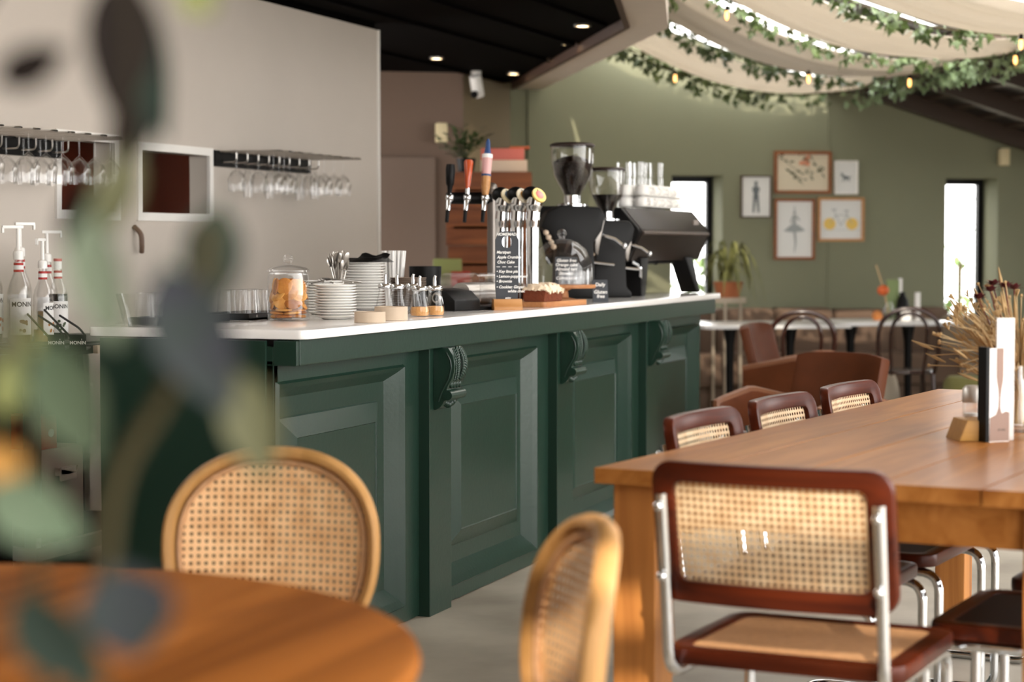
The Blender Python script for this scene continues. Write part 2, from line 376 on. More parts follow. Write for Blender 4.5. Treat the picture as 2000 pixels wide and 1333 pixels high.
kb = wl('wall_kitchen', [(-2.5, 5.3, 2.9, 3.0, 0, 2.5)], mat('kitchen_brown', '#84381f', rough=0.8))
wl('ceiling_kitchen', [(-2.5, 5.3, 2.0, 3.2, 2.53, 2.6)], m['blackceil'])
# bar ceiling: black boards with battens, pale bulkhead along its open edges
inner = [(9.40, 2.62), (5.519, 0.546), (4.40, 0.26), (2.4, -0.25)]; outer = [(9.62, 2.48), (5.717, 0.378), (4.475, 0.051), (2.46, -0.46)]
struct('ceiling', MB().prism(inner + [(2.4, 5.5), (9.4, 5.5)], 2.565, 2.62), m['blackceil'], smooth=0)
struct('ceiling_bar_sun_block', MB().prism(outer + [(2.4, 5.5), (9.62, 5.5)], 3.26, 3.32), m['darkroof'], smooth=0)  # unseen sheet added above the bar to keep sun off the far wall
bt = MB()
for y, x0, x1 in ((0.75, 2.4, 5.75), (1.25, 2.4, 6.7), (1.75, 2.4, 7.7), (2.6, 5.4, 9.2), (3.2, 5.4, 9.0)): bt.box(x0, x1, y, y+0.05, 2.545, 2.57)
struct('ceiling_battens', bt, m['blackceil'], smooth=0)
bk = MB(); n_ = len(inner)
for i in range(n_-1):
    bk.prism([inner[i], outer[i], outer[i+1], inner[i+1]], 2.52, 3.25)
struct('ceiling_bulkhead', bk, mat('bulkhead_paint', '#d8ccc0', rough=0.8, var=0.04), smooth=0)
e_ = MB()
for i in range(n_-1):
    p, q = Vector(inner[i]), Vector(inner[i+1]); nn = Vector((-(q-p).y, (q-p).x)).normalized()*(-0.03)
    e_.prism([tuple(p), tuple(q), tuple(q+nn), tuple(p+nn)], 2.505, 2.57)
struct('trim_4', e_, mat('edge_timber', '#4a3428', rough=0.6), smooth=0)
# pitched roof on the right: boards, rafters, the long beam; skylight sheet over the draped bay
def sheet(mb, a0, a1, b0, b1, th, dz=0.0):
    vs = []
    for a in (a0, a1):
        for b in (b0, b1):
            for t in (0, th): vs.append((a, -b, roofz(a) + dz + t))
    mb.add(vs, [(0,1,3,2),(4,6,7,5),(0,4,5,1),(2,3,7,6),(0,2,6,4),(1,5,7,3)])
rb = MB(); sheet(rb, 2.40, 4.7, -0.4, 9.0, 0.05, 0.12); o = struct('ceiling_roof', rb, m['darkroof'], smooth=0); o.matrix_world = FWM
rr = MB()
for b in (0.12, 1.25, 2.3, 3.4, 4.5, 5.6, 6.7, 7.8): sheet(rr, 2.56, 4.7, b-0.05, b+0.05, 0.14, -0.02)
for a in [2.75 + 0.23*i for i in range(8)]: sheet(rr, a, a+0.05, -0.3, 9.0, 0.02, 0.10)
o = struct('ceiling_rafters', rr, mat('rafter_wood', '#3a2c22', rough=0.5, coat=0.1), smooth=0); o.matrix_world = FWM
o = struct('ceiling_beam', MB().box(2.42, 2.58, -9.0, 0.0, 2.52, 2.72), mat('beam_wood', '#54453a', rough=0.6), smooth=0); o.matrix_world = FWM
ms = bpy.data.materials.new('translucent_sheet'); ms.use_nodes = True; nt = ms.node_tree; nt.nodes.remove(nt.nodes['Principled BSDF'])
t1 = nt.nodes.new('ShaderNodeBsdfTranslucent'); t1.inputs[0].default_value = (0.95, 0.95, 0.95, 1); t2 = nt.nodes.new('ShaderNodeBsdfTransparent'); mx = nt.nodes.new('ShaderNodeMixShader'); mx.inputs[0].default_value = 0.75
nt.links.new(t1.outputs[0], mx.inputs[1]); nt.links.new(t2.outputs[0], mx.inputs[2]); nt.links.new(mx.outputs[0], nt.nodes['Material Output'].inputs[0])
sk = MB(); sheet(sk, 0.05, 2.42, -0.4, 9.0, 0.01, 0.16); o = struct('ceiling_skylight', sk, ms, smooth=0); o.matrix_world = FWM
se = MB(); sheet(se, -0.7, 0.06, 3.6, 9.0, 0.05, 0.16); o = struct('ceiling_sun_filler', se, m['darkroof'], smooth=0); o.matrix_world = FWM  # unseen filler added to stop a sun streak on the far wall
sr = MB()
for b in (0.1, 1.6, 3.0, 4.4, 5.8, 7.2): sheet(sr, 0.05, 2.42, b-0.04, b+0.04, 0.10, 0.05)
sheet(sr, 0.05, 2.42, 1.62, 2.5, 0.05, 0.10)  # opaque strip added to block sun through the first drape gap
o = struct('ceiling_skylight_bars_and_blocker', sr, m['darkroof'], smooth=0); o.matrix_world = FWM
# front of the room: flat ceiling, an unseen slatted gap added in it for sun patches, a solid end wall; the terrace side stays open
m['frontceil'] = mat('front_ceiling', '#b0a598', rough=0.9)
GX0, GX1, GY0, GY1 = -6.15, -4.97, -3.7, -2.55
fc_ = MB()
for r in ((-9.2, GX0, -4.9, 2.2), (GX1, 2.4, -4.9, 2.2), (GX0, GX1, -4.9, GY0), (GX0, GX1, GY1, 2.2), (2.4, 3.6, -4.9, -1.8)): fc_.box(r[0], r[1], r[2], r[3], 3.25, 3.35)
struct('ceiling_front', fc_, m['frontceil'], smooth=0)
sl = MB()
for i in range(3): sl.box(GX0 + 0.28 + 0.30*i, GX0 + 0.315 + 0.30*i, GY0, GY1, 3.26, 3.34)
struct('ceiling_added_sun_slats', sl, m['darkroof'], smooth=0)
wr_ = MB()
for r in ((-1.0, 1.0, 0, 2.0), (1.0, 2.2, 0, 0.9), (1.0, 2.2, 1.75, 2.0), (2.2, 5.2, 0, 2.0), (5.2, 6.4, 0, 0.9), (5.2, 6.4, 1.75, 2.0), (6.4, 9.2, 0, 2.0)): wr_.box(4.72, 4.84, -r[1], -r[0], r[2], r[3])
o = struct('wall_right', wr_, m['brownwall'], smooth=0); o.matrix_world = FWM
struct('wall_front', MB().box(-9.3, -9.2, -4.9, 2.2, 0, 3.3), mat('front_wall_brown', '#3a2e26', rough=0.9), smooth=0)
struct('wall_front_bar', MB().box(-9.2, -2.5, 2.1, 2.2, 0, 3.3), mat('front_wall_dark', '#2c2520', rough=0.9), smooth=0)
# ------------------------------------------------------------------ downlights, wall lamps, camera
dl = thing('downlight', 'recessed downlight nearest the angled corner of the black bar ceiling', 'ceiling light', (5.76, 0.90, 2.565), 0, 'downlights in the bar ceiling')
mk('trim_ring', MB().ring([(0.05*math.cos(2*PI*i/20), 0.05*math.sin(2*PI*i/20)) for i in range(20)], [(0.036*math.cos(2*PI*i/20), 0.036*math.sin(2*PI*i/20)) for i in range(20)], -0.012, 0.0), m['steel'], dl)
mk('diffuser', MB().cyl(0.035, -0.008, 0.0, 16), m['down'], dl)
for i, (x, y, lb) in enumerate(((6.72, 1.295, 'recessed downlight beside a small white fitting, second from the ceiling corner'), (7.67, 1.774, 'bright recessed downlight, third along the ceiling edge'), (8.60, 2.343, 'recessed downlight farthest along the ceiling edge near the security camera'), (7.31, 2.431, 'warm recessed downlight on its own above the hallway'))):
    dup(dl, (x, y, 2.565), 0, lb)
for i, (x, y) in enumerate(((5.76, 0.9), (6.72, 1.295), (7.67, 1.774), (8.6, 2.343), (7.31, 2.431))):
    L = bpy.data.lights.new('downlight_lamp', 'SPOT'); L.energy = 12; L.spot_size = 1.6; L.spot_blend = 0.6; L.color = (1, 0.8, 0.55); L.shadow_soft_size = 0.04
    lo = bpy.data.objects.new('downlight_lamp', L); COL.objects.link(lo); lo.location = (x, y, 2.54)
def walllamp(M, label):
    t = thing('wall_lamp', label, 'wall lamp'); t.matrix_world = M
    mk('lamp_body', MB().box(-0.04, 0.04, -0.09, -0.02, -0.07, 0.07), mat('lamp_cream', '#d8c9a0', rough=0.5), t, bevel=0.008)
    mk('back_plate', MB().box(-0.03, 0.03, -0.02, 0.0, -0.05, 0.05), m['steel'], t)
walllamp(T(8.228, 2.775, 2.11, math.atan2(-1.952, 1.237)) @ T(0, 0.0, 0), 'small cream box lamp on the brown hallway wall')
walllamp(FWM @ T(3.95, 0, 2.02), 'small cream box lamp above the right window on the sage wall')
t = thing('security_camera', 'white security camera under the black ceiling at the brown wall corner', 'security camera', (8.40, 2.56, 2.565), 0)
mk('mount', MB().cyl(0.04, -0.02, 0, 20).cyl(0.015, -0.06, -0.02, 12), m['white'], t)
hb = mk('camera_head', MB().cyl(0.045, -0.06, 0.10, 20, T(-0.02, -0.01, -0.09, 0, 0, math.radians(155))), m['white'], t, bevel=0.006)
mk('lens', MB().ball(0.028, T(-0.065, -0.01, -0.175)), m['black'], t)
# ------------------------------------------------------------------ bar counter
bc = thing('bar_counter', 'dark green panelled bar counter under the white worktop', 'bar counter', (0, 0, 0))
mk('carcass', MB().box(0.0, 5.0, 0.04, 0.576, 0.0, 0.99).box(0, 5.0, 0.0, 0.04, 0.935, 0.99).box(-0.0, 0.03, -0.0, 0.05, 0, 0.95), m['green'], bc, smooth=0, bevel=0.003)
def panel(x0, x1, f0, f1, m0, m1):
    """x0..x1 door, m0..m1 outside of the moulding, f0..f1 outside of the raised field"""
    R = [((x0, 0.005), (x1, 0.935), 0.0, 0), ((m0, 0.055), (m1, 0.885), 0.0, 0), ((m0+.008, 0.062), (m1-.008, 0.878), -0.010, 0), ((m0+.03, 0.085), (m1-.03, 0.862), 0.004, 0), ((m0+.085, 0.128), (m1-.085, 0.832), 0.036, 0),
         ((f0, 0.188), (f1, 0.772), 0.036, 0), ((f0+.004, 0.192), (f1-.004, 0.768), 0.030, 0), ((f0+.075, 0.25), (f1-.075, 0.708), 0.002, 0), ((f0+.078, 0.253), (f1-.078, 0.705), 0.006, 0)]
    b = MB(); vs = []; fs = []
    for (a, c, y, _) in R: vs += [(a[0], y, a[1]), (c[0], y, a[1]), (c[0], y, c[1]), (a[0], y, c[1])]
    for i in range(len(R)-1):
        for k in range(4): fs.append((i*4+k, i*4+(k+1) % 4, (i+1)*4+(k+1) % 4, (i+1)*4+k))
    q = (len(R)-1)*4; fs.append((q, q+1, q+2, q+3)); n0 = len(vs)
    vs += [(x0, 0.045, 0.005), (x1, 0.045, 0.005), (x1, 0.045, 0.935), (x0, 0.045, 0.935)]
    for k in range(4): fs.append((k, n0+k, n0+(k+1) % 4, (k+1) % 4))
    fs.append((n0+3, n0+2, n0+1, n0)); return b.add(vs, fs)
MR = (0.973, 2.344, 3.69, 4.95); ST = (0.0, 1.30, 2.62, 3.98); EN = (1.11, 2.50, 3.83, 5.0)
for k in range(4):
    mr = MR[k]; ml = mr - 1.04
    x0 = max(ST[k], ml - 0.1)
    if k == 0: ml = 0.012
    mk('front_panel', panel(x0, EN[k] + (0.06 if k < 3 else 0), mr-0.90 if k else 0.085, mr-0.145, max(ml, x0+0.01), mr), m['green'], bc, smooth=0)
PX = (1.11, 2.50, 3.83)
def corbel_mesh():
    pr = [(0, 0.0), (-0.050, 0.0), (-0.064, -0.022), (-0.070, -0.05), (-0.069, -0.078), (-0.060, -0.105), (-0.048, -0.125), (-0.044, -0.138), (-0.056, -0.142), (-0.058, -0.158), (-0.048, -0.170), (-0.036, -0.174), (-0.030, -0.186), (-0.020, -0.198), (-0.008, -0.204), (0, -0.204)]
    return MB().prism(pr, -0.062, 0.062, Matrix(((0,0,1,0),(1,0,0,0),(0,1,0,0),(0,0,0,1))))
def corbel_relief():
    b = MB()
    def prof(z): return -(0.046 + 0.026*math.sin(PI*min(1.0, max(0.0, (-z+0.008)/0.13)))**0.8)
    for i in range(13):                                     # acanthus leaf: overlapping lobes down the front
        z = -0.006 - i*0.0078; y = prof(z) - 0.001; w_ = 0.012 + 0.020*math.sin(0.35 + i*0.21)
        for s in (-1, 1):
            b.ball(0.010, T(s*w_, y, z, 0, 0.5, s*0.7), 8, 6, 1.5, 0.55, 0.7); b.ball(0.008, T(s*(w_+0.014), y+0.003, z-0.003, 0, 0.5, s*0.9), 8, 6, 1.3, 0.5, 0.6)
        b.ball(0.008, T(0, y-0.003, z), 8, 6, 0.6, 0.6, 1.2)
    for k in range(4): b.ball(0.013, T(-0.036+0.024*k, -0.050, -0.121), 8, 6, 0.7, 0.5, 1.1)
    b.tube([(-0.066, -0.048, -0.156), (0.066, -0.048, -0.156)], 0.0155, 14)
    for i in range(5): b.ball(0.010, T(-0.036+0.018*i, -0.024, -0.190+0.004*abs(2-i)), 8, 6, 0.7, 1.3, 1.2)
    for s in (-1, 1): b.tube([(s*0.062, p[0]*0.80 - 0.004, p[1]*0.80 - 0.016) for p in ((-0.050, 0.0), (-0.066, -0.03), (-0.070, -0.06), (-0.060, -0.105), (-0.046, -0.13), (-0.03, -0.16), (-0.016, -0.2))], 0.003, 6)
    return b
for x in PX:
    mk('pilaster', MB().box(x, x+0.205, -0.04, 0.045, 0.0, 0.935), m['green'], bc, smooth=0, bevel=0.003)
    cb = mk('corbel', corbel_mesh(), m['green'], bc, bevel=0.003, loc=(x+0.103, -0.04, 0.934)); cb.scale = (1.08, 1.12, 1.06)
    mk('carved_leaf', corbel_relief(), m['green'], cb)
mk('fascia_board', MB().box(0.022, 5.03, -0.075, 0.0, 0.934, 1.011), m['green'], bc, smooth=0, bevel=0.004)
mk('end_block', MB().box(0.0, 0.018, -0.075, 0.0, 0.934, 1.008), m['green'], bc, smooth=0, bevel=0.003)
mk('end_panel', MB().box(-0.012, 0.0, 0.02, 0.576, 0.0, 1.008), m['green'], bc, smooth=0, bevel=0.002)
ct = mk('countertop', MB().prism(rrect(5.04, 0.735, 0.03, 5, 2.52, 0.2625), 1.012, 1.04), m['slab'], bevel=0.004)
tag(ct, 'long white stone worktop lying on the green bar counter', 'worktop')
# ------------------------------------------------------------------ long pine table and tubular cane chairs
TA = math.radians(-7.8248); TZ = 0.80
TM = T(-1.103, -1.33, 0, TA)
def TP(t, s, z=0): return TM @ Vector((t, -s, z))
tb = thing('dining_table', 'long pine plank dining table with cane chairs along it', 'table', (-1.103, -1.33, 0), TA)
pk = MB()
for i in range(5):
    s0 = i*0.2125; pk.box(0.0 + 0.002*(i % 2), 2.74, -(s0+0.2088), -s0, TZ-0.034, TZ)
for t_ in (0.25, 1.3, 2.4): pk.box(t_, t_+0.10, -1.04, -0.02, TZ-0.060, TZ-0.034)
mk('tabletop', pk, m['oak'], tb, smooth=0, bevel=0.0008, seg=1)
mk('apron', MB().box(0.05, 2.69, -0.095, -0.065, TZ-0.125, TZ-0.036).box(0.05, 2.69, -1.0, -0.97, TZ-0.125, TZ-0.036).box(0.055, 0.085, -0.98, -0.08, TZ-0.125, TZ-0.036).box(2.655, 2.685, -0.98, -0.08, TZ-0.125, TZ-0.036), m['oak'], tb, smooth=0)
for (t, s) in ((0.035, 0.03), (0.035, 0.925), (2.61, 0.03), (2.61, 0.925)):
    mk('leg', MB().box(t, t+0.10, -(s+0.10), -s, 0, TZ-0.036), m['oakleg'], tb, smooth=0, bevel=0.004)
def cesca(label, dark=True):
    c = thing('cane_chair', label, 'chair', (0,0,0), 0, 'chrome and cane chairs around the pine table')
    def bend(x, y, z):
        zz = z; t = (zz-0.575)/0.29
        return (x, y - 0.225 - 0.055*t + 0.030*((x/0.243)**2) - 0.03, zz)
    W, Hh = 0.485, 0.285; cz = 0.575 + Hh/2 + 0.005
    def dens(w, h, r, cz): # loops with extra points on the long sides so that the bend is smooth
        L = []; base = rrect(w, h, r, 6, 0, cz)
        for i, p in enumerate(base):
            q = base[(i+1) % len(base)]; L.append(p); d = math.dist(p, q)
            if d > 0.1:
                for k in range(1, 10): L.append((p[0]+(q[0]-p[0])*k/10, p[1]+(q[1]-p[1])*k/10))
        return L
    o_, i_ = dens(W, Hh, 0.045, cz), dens(W-0.098, Hh-0.086, 0.018, cz+0.002)
    bf = MB().ring(o_, i_, -0.014, 0.014, UP).map(bend)
    back = mk('backrest', bf, m['redwood'], c, bevel=0.006)
    hx, h0, h1 = (W-0.094)/2, cz-0.100, cz+0.104
    mk('cane_panel', MB().grid(lambda u, v: (-hx+2*hx*u, 0.0, h0+(h1-h0)*v), 20, 4).map(bend), m['caneL'], back)
    so, si = rrect(0.49, 0.45, 0.05, 6), rrect(0.40, 0.36, 0.03, 6)
    st = mk('seat_frame', MB().ring(so, si, 0.448, 0.482), m['redwood'], c, bevel=0.008)
    mk('cane_seat', MB().prism(rrect(0.405, 0.365, 0.03, 6), 0.470, 0.4795), m['caneS'] if not dark else m['seatwood'], st)
    x = 0.218; path = [(x, -0.292, 0.80), (x, -0.262, 0.60), (x, -0.243, 0.432), (x, 0.235, 0.435), (x, 0.235, 0.0135), (x, -0.25, 0.0135), (-x, -0.25, 0.0135), (-x, 0.235, 0.0135), (-x, 0.235, 0.435), (-x, -0.243, 0.432), (-x, -0.262, 0.60), (-x, -0.292, 0.80)]
    mk('tube_frame', MB().tube(fillet(path, 0.055, 7), 0.0125, 12), m['chrome'], c)
    for s in (-1, 1):
        for z in (0.635, 0.775):
            mk('screw', MB().ball(0.010, T(s*x, -0.30-0.13*(z-0.7), z), 10, 8, 1, 0.7, 1), m['chrome'], c)
    return c
m['oak'].node_tree.nodes['Principled BSDF'].inputs['Roughness'].default_value = 0.3
c0 = cesca('cane chair with chrome tube frame, its back to the camera, at the near table end', dark=False)
c0.location = TP(-0.045, 0.517); c0.rotation_euler = (0, 0, TA - PI/2 + math.radians(1.5)); c0.scale = (1.0, 1.0, 1.0)
cS = cesca('cane chair tucked under the left table edge, nearest to the camera')
cS.location = TP(0.785, 0.215, -0.002); cS.rotation_euler = (0, 0, TA - PI + math.radians(1))
dup(cS, TP(1.38, 0.21, -0.002), TA - PI, 'cane chair tucked under the left table edge, middle of three')
dup(cS, TP(1.97, 0.215, -0.002), TA - PI - math.radians(1), 'cane chair tucked under the left table edge, farthest of three')
dup(cS, TP(0.47, 0.90), TA, 'cane chair on the right table side, only its dark seat and tubes showing')
dup(cS, TP(1.10, 0.92), TA, 'cane chair on the right table side, behind the nearest one')
# ------------------------------------------------------------------ round table and rattan chairs up front
rt = thing('round_table', 'round brown wooden cafe table in front with a pedestal', 'table', (-3.167, -1.003, 0))
mk('tabletop', MB().lathe([(0, 0.73), (0.69, 0.73), (0.708, 0.738), (0.712, 0.75), (0.708, 0.764), (0.698, 0.77), (0, 0.77)], 72), m['roundwood'], rt)
mk('pedestal', MB().lathe([(0.04, 0.03), (0.038, 0.70), (0.12, 0.73), (0, 0.73)], 24), m['blackm'], rt)
mk('base', MB().lathe([(0, 0.0), (0.25, 0.0), (0.25, 0.015), (0.05, 0.04), (0, 0.04)], 32), m['blackm'], rt)
def rattan(label):
    c = thing('rattan_chair', label, 'chair', (0,0,0), 0, 'rattan dining chairs by the round table')
    def outl(hw, top, bot, n=48, cz=0.655):
        P = []
        for i in range(n):
            a = 2*PI*i/n; cs, sn = math.cos(a), math.sin(a); e = 2.35
            x = hw*math.copysign(abs(cs)**(2/e), cs); z = math.copysign(abs(sn)**(2/e), sn)
            z = cz + z*((top-cz) if z > 0 else (cz-bot)); P.append((x, z))
        return P
    def bend(x, y, z): return (x, y - 0.21 + 0.045*(x/0.23)**2 - 0.10*(z-0.45), z)
    fr = mk('back_frame', MB().tube([(p[0], 0, p[1]) for p in outl(0.222, 0.845, 0.445, 72)], 0.0145, 10, True, flat=1.45).map(bend), m['rattan'], c)
    sh = MB(); O = outl(0.213, 0.838, 0.452, 48); vs = [(0, 0, 0.655)]; fs = []
    for k in range(1, 7):
        for p in O: vs.append((p[0]*k/6, 0, 0.655+(p[1]-0.655)*k/6))
    for i in range(48): fs.append((0, 1+i, 1+(i+1) % 48))
    for k in range(5):
        for i in range(48): fs.append((1+k*48+i, 1+(k+1)*48+i, 1+(k+1)*48+(i+1) % 48, 1+k*48+(i+1) % 48))
    mk('cane_panel', MB().add(vs, fs).map(bend), m['caneN'], c)
    mk('inner_rim', MB().tube([(p[0], 0.006, p[1]) for p in outl(0.200, 0.826, 0.462, 72)], 0.006, 6, True).map(bend), m['caneS'], c)
    mk('seat', MB().prism(rrect(0.45, 0.44, 0.12, 8), 0.435, 0.465), m['caneS'], c, bevel=0.01)
    for sx in (-1, 1):
        mk('leg', MB().tube([(sx*0.17, 0.17, 0.44), (sx*0.20, 0.20, 0.0)], [0.017, 0.012], 10), m['rattan'], c)
        mk('leg', MB().tube([(sx*0.16, -0.17, 0.47), (sx*0.19, -0.21, 0.0)], [0.017, 0.012], 10), m['rattan'], c)
    return c
def face(d): return math.atan2(d[1], d[0]) - PI/2
r0 = rattan('rattan chair with round cane back beyond the round table, facing the camera')
r0.location = (-1.695, -0.78, -0.0); r0.rotation_euler = (0, 0, face((-0.985, -0.17))); r0.scale = (1.0, 1.0, 1.0)
dup(r0, (-2.39, -1.487, 0), face((-0.50, 0.866)), 'rattan chair seen nearly edge-on beside the pine table leg')
# ------------------------------------------------------------------ things on the worktop
CZ = 1.04
cj = thing('cookie_jar', 'lidded clear glass jar full of golden cookies on the worktop', 'jar', (0.701, 0.296, CZ))
mk('jar_body', MB().lathe([(0, 0.0), (0.064, 0.0), (0.069, 0.006), (0.069, 0.142), (0.066, 0.150), (0.0665, 0.156), (0.0635, 0.156), (0.063, 0.148), (0.066, 0.140), (0.066, 0.010), (0, 0.008)], 40), m['glass'], cj)
ld = mk('lid', MB().lathe([(0.060, 0.150), (0.060, 0.158), (0.071, 0.160), (0.071, 0.166), (0.060, 0.174), (0.035, 0.180), (0.012, 0.184), (0.010, 0.190), (0, 0.190)], 40), m['glass'], cj)
mk('knob', MB().ball(0.018, T(0, 0, 0.203), 20, 12, 1, 1, 0.92), m['glass'], ld)
rnd = random.Random(11)
CKM = [m['cookie'], mat('cookie_pale', '#d8a054', rough=0.8, col2='#b97c38', vscale=30, bump=0.3, bscale=70), mat('cookie_brown', '#ad6a2a', rough=0.8, col2='#8a4e1c', vscale=30, bump=0.3, bscale=70)]
def cookie_mesh(): return MB().lathe([(0, 0), (0.024, 0), (0.0285, 0.003), (0.0285, 0.006), (0.024, 0.0095), (0, 0.0105)], 24)
cks = [mk('cookie', cookie_mesh(), CKM[i]) for i in range(3)]; kk = 0
LAY = ('in the bottom layer of the glass jar', 'in the middle layers of the glass jar', 'in the top layer of the glass jar')
first = True
def put_cookie(x, y, z, tilt, az, L):
    global kk
    o = cks[kk % 3] if kk < 3 else cks[(kk*7 + kk//5) % 3].copy()
    if kk >= 3: COL.objects.link(o)
    kk += 1
    o.matrix_world = T(0.701+x, 0.296+y, CZ+z) @ Matrix.Rotation(az, 4, 'Z') @ Matrix.Rotation(tilt, 4, 'Y') @ T(0, 0, -0.005)
    tag(o, 'round golden cookie ' + LAY[L], 'cookie', 'cookies ' + LAY[L])
for L, z in enumerate((0.014, 0.025, 0.036)):
    for i in range(4): put_cookie(0.034*math.cos(i*PI/2+L*0.8), 0.034*math.sin(i*PI/2+L*0.8), z, rnd.uniform(-.1, .1), rnd.uniform(0, 6), 0)
for L, (z, n) in enumerate(((0.060, 8), (0.088, 8), (0.114, 8))):
    for i in range(n):
        a = 2*PI*i/n + L*0.5; put_cookie(0.047*math.cos(a), 0.047*math.sin(a), z + rnd.uniform(-.006, .006), rnd.uniform(0.75, 1.5), a + rnd.uniform(-.6, .6), 1 if L < 2 else 2)
    put_cookie(0.01, 0, z, rnd.uniform(.4, 1.2), rnd.uniform(0, 6), 1 if L < 2 else 2)
def plate(R, h=0.012):
    return MB().lathe([(0, 0.0), (R*0.58, 0.0), (R*0.62, 0.002), (R*0.97, h-0.002), (R, h+0.0005), (R*0.985, h+0.002), (R*0.93, h), (R*0.60, 0.005), (0, 0.0045)], 40)
def stack(x, y, n, R, step, what, where, grp, mt=None, name='saucer'):
    s0 = mk(name, plate(R), mt or m['white'])
    for i in range(n):
        o = s0 if i == 0 else s0.copy()
        if i: COL.objects.link(o)
        o.location = (x + rnd.uniform(-.0012, .0012), y + rnd.uniform(-.0012, .0012), CZ + i*step)
        j = n-1-i
        tag(o, '%s, %s from the top of %s' % (what, ORD[j], where) if j else '%s on top of %s' % (what, where), 'saucer', grp)
    return CZ + n*step
stack(0.839, 0.189, 12, 0.0715, 0.0093, 'white saucer', 'the front stack by the jar', 'front stack of white saucers')
zB = stack(1.30, 0.45, 12, 0.074, 0.0098, 'white saucer', 'the stack behind the jar', 'saucers stacked behind the jar')
zC = stack(1.83, 0.525, 17, 0.083, 0.0107, 'white side plate', 'the tall stack', 'tall stack of white plates', name='side_plate')
nk = MB()
for k in range(5): nk.box(-0.085+0.006*k, 0.082-0.004*k, -0.082, 0.078, zC+0.002+0.0035*k, zC+0.0045+0.0035*k, T(0, 0, 0, 0.10*(k-2)))
nk.slab(lambda u, v: (0.06+0.055*u, -0.06+0.12*v, zC+0.014+0.018*u*u+0.006*math.sin(9*v)), 0.002, 6, 8)
o = mk('napkin_pile', nk, m['black'], loc=(1.83, 0.525, 0)); tag(o, 'black folded napkins lying on the tall white plate stack', 'napkins')
# cutlery glass with spoons and a low cup of spoons on the back stack
cg = mk('cutlery_glass', MB().lathe([(0, 0), (0.030, 0), (0.036, 0.10), (0.034, 0.10), (0.028, 0.006), (0, 0.006)], 28), m['glass']); cg.location = (1.60, 0.53, CZ); tag(cg, 'clear cutlery glass of teaspoons behind the saucer stacks', 'glass')
def spoon_mesh():
    b = MB(); b.tube([(0, 0, 0), (0, 0, 0.06), (0.002, 0, 0.11)], [0.0035, 0.0025, 0.0025], 6)
    b.ball(0.0155, T(0.004, 0, 0.130), 12, 8, 0.28, 0.85, 1.45); return b
sp = mk('teaspoon', spoon_mesh(), m['steel']); ns = 26
for i in range(ns):
    o = sp if i == 0 else sp.copy()
    if i: COL.objects.link(o)
    a = rnd.uniform(0, 6.28); r = rnd.uniform(0.004, 0.022); tl = rnd.uniform(0.05, 0.36)
    o.matrix_world = T(1.60 + r*0.6*math.cos(a), 0.53 + r*0.6*math.sin(a), CZ+0.080+rnd.uniform(-.006, .03)) @ Matrix.Rotation(a, 4, 'Z') @ Matrix.Rotation(tl, 4, 'Y') @ Matrix.Rotation(rnd.uniform(0, 6), 4, 'Z')
    o.matrix_world = o.matrix_world @ T(0, 0, -0.03)
    tag(o, 'steel teaspoon standing bowl-up in the cutlery glass', 'spoon', 'teaspoons in the cutlery glass')
for i in range(6):
    o = sp.copy(); COL.objects.link(o)
    o.matrix_world = T(1.27+0.028*i-0.03, 0.42+0.012*(i % 3), zB+0.006+0.003*(i % 2), 0.4*i) @ Matrix.Rotation(PI/2*0.93, 4, 'Y') @ T(0, 0, -0.10)
    tag(o, 'steel teaspoon lying on the saucers behind the jar', 'spoon', 'teaspoons lying on saucers')
# paper straws in a holder
sh = thing('straw_holder', 'white holder of white paper straws behind the sugar pourers', 'straw holder', (2.18, 0.55, CZ))
mk('cup', MB().lathe([(0, 0), (0.034, 0), (0.036, 0.10), (0.034, 0.10), (0.032, 0.004), (0, 0.004)], 28), m['whitep'], sh)
st = mk('paper_straw', MB().lathe([(0.0052, 0), (0.0052, 0.222), (0.0042, 0.222), (0.0042, 0)], 10), m['whitep'])
k = 0
for i in range(30):
    o = st if k == 0 else st.copy()
    if k: COL.objects.link(o)
    k += 1; r = 0.0285*math.sqrt((i+0.5)/30); a = i*2.39996
    o.matrix_world = T(2.18 + r*math.cos(a), 0.55 + r*math.sin(a), CZ+0.006) @ Matrix.Rotation(a, 4, 'Z') @ Matrix.Rotation(0.10*r/0.0285, 4, 'Y')
    tag(o, 'white paper straw standing in the straw holder', 'straw', 'white paper straws')
# sugar pourers
def pourer(x, y, fill, label):
    t = thing('sugar_pourer', label, 'sugar pourer', (x, y, CZ), 0, 'glass sugar pourers on the worktop')
    rb = MB(); n = 40; pr = [(0.031, 0.0), (0.034, 0.006), (0.0345, 0.022), (0.031, 0.045), (0.0255, 0.068), (0.0235, 0.085), (0.0245, 0.095)]
    vs = []; fs = []
    for r, z in pr:
        for i in range(n): q = r*(1+0.035*math.cos(i*PI*2/n*14)*(1 if 0.005 < z < 0.09 else 0)); vs.append((q*math.cos(2*PI*i/n), q*math.sin(2*PI*i/n), z))
    for j in range(len(pr)-1):
        for i in range(n): fs.append((j*n+i, j*n+(i+1) % n, (j+1)*n+(i+1) % n, (j+1)*n+i))
    fs.append(tuple(range(n-1, -1, -1))); rb.add(vs, fs); mk('jar_body', rb, m['glass'], t)
    cap = mk('cap', MB().lathe([(0.0265, 0.090), (0.0275, 0.092), (0.0275, 0.101), (0.024, 0.106), (0.008, 0.109), (0, 0.109)], 28), m['chrome'], t)
    mk('spout', MB().tube([(0, 0, 0.105), (0, 0, 0.134), (0.0, -0.004, 0.142)], [0.0066, 0.0066, 0.0045], 12), m['chrome'], cap)
    if fill: mk('sugar', MB().lathe([(0, 0.003), (0.029, 0.004), (0.0315, 0.010), (0.0318, 0.022), (0.0295, 0.022+fill), (0, 0.024+fill)], 24), m['sugar'], t)
pourer(1.164, 0.018, 0.012, 'glass sugar pourer with brown sugar, nearest the worktop front edge')
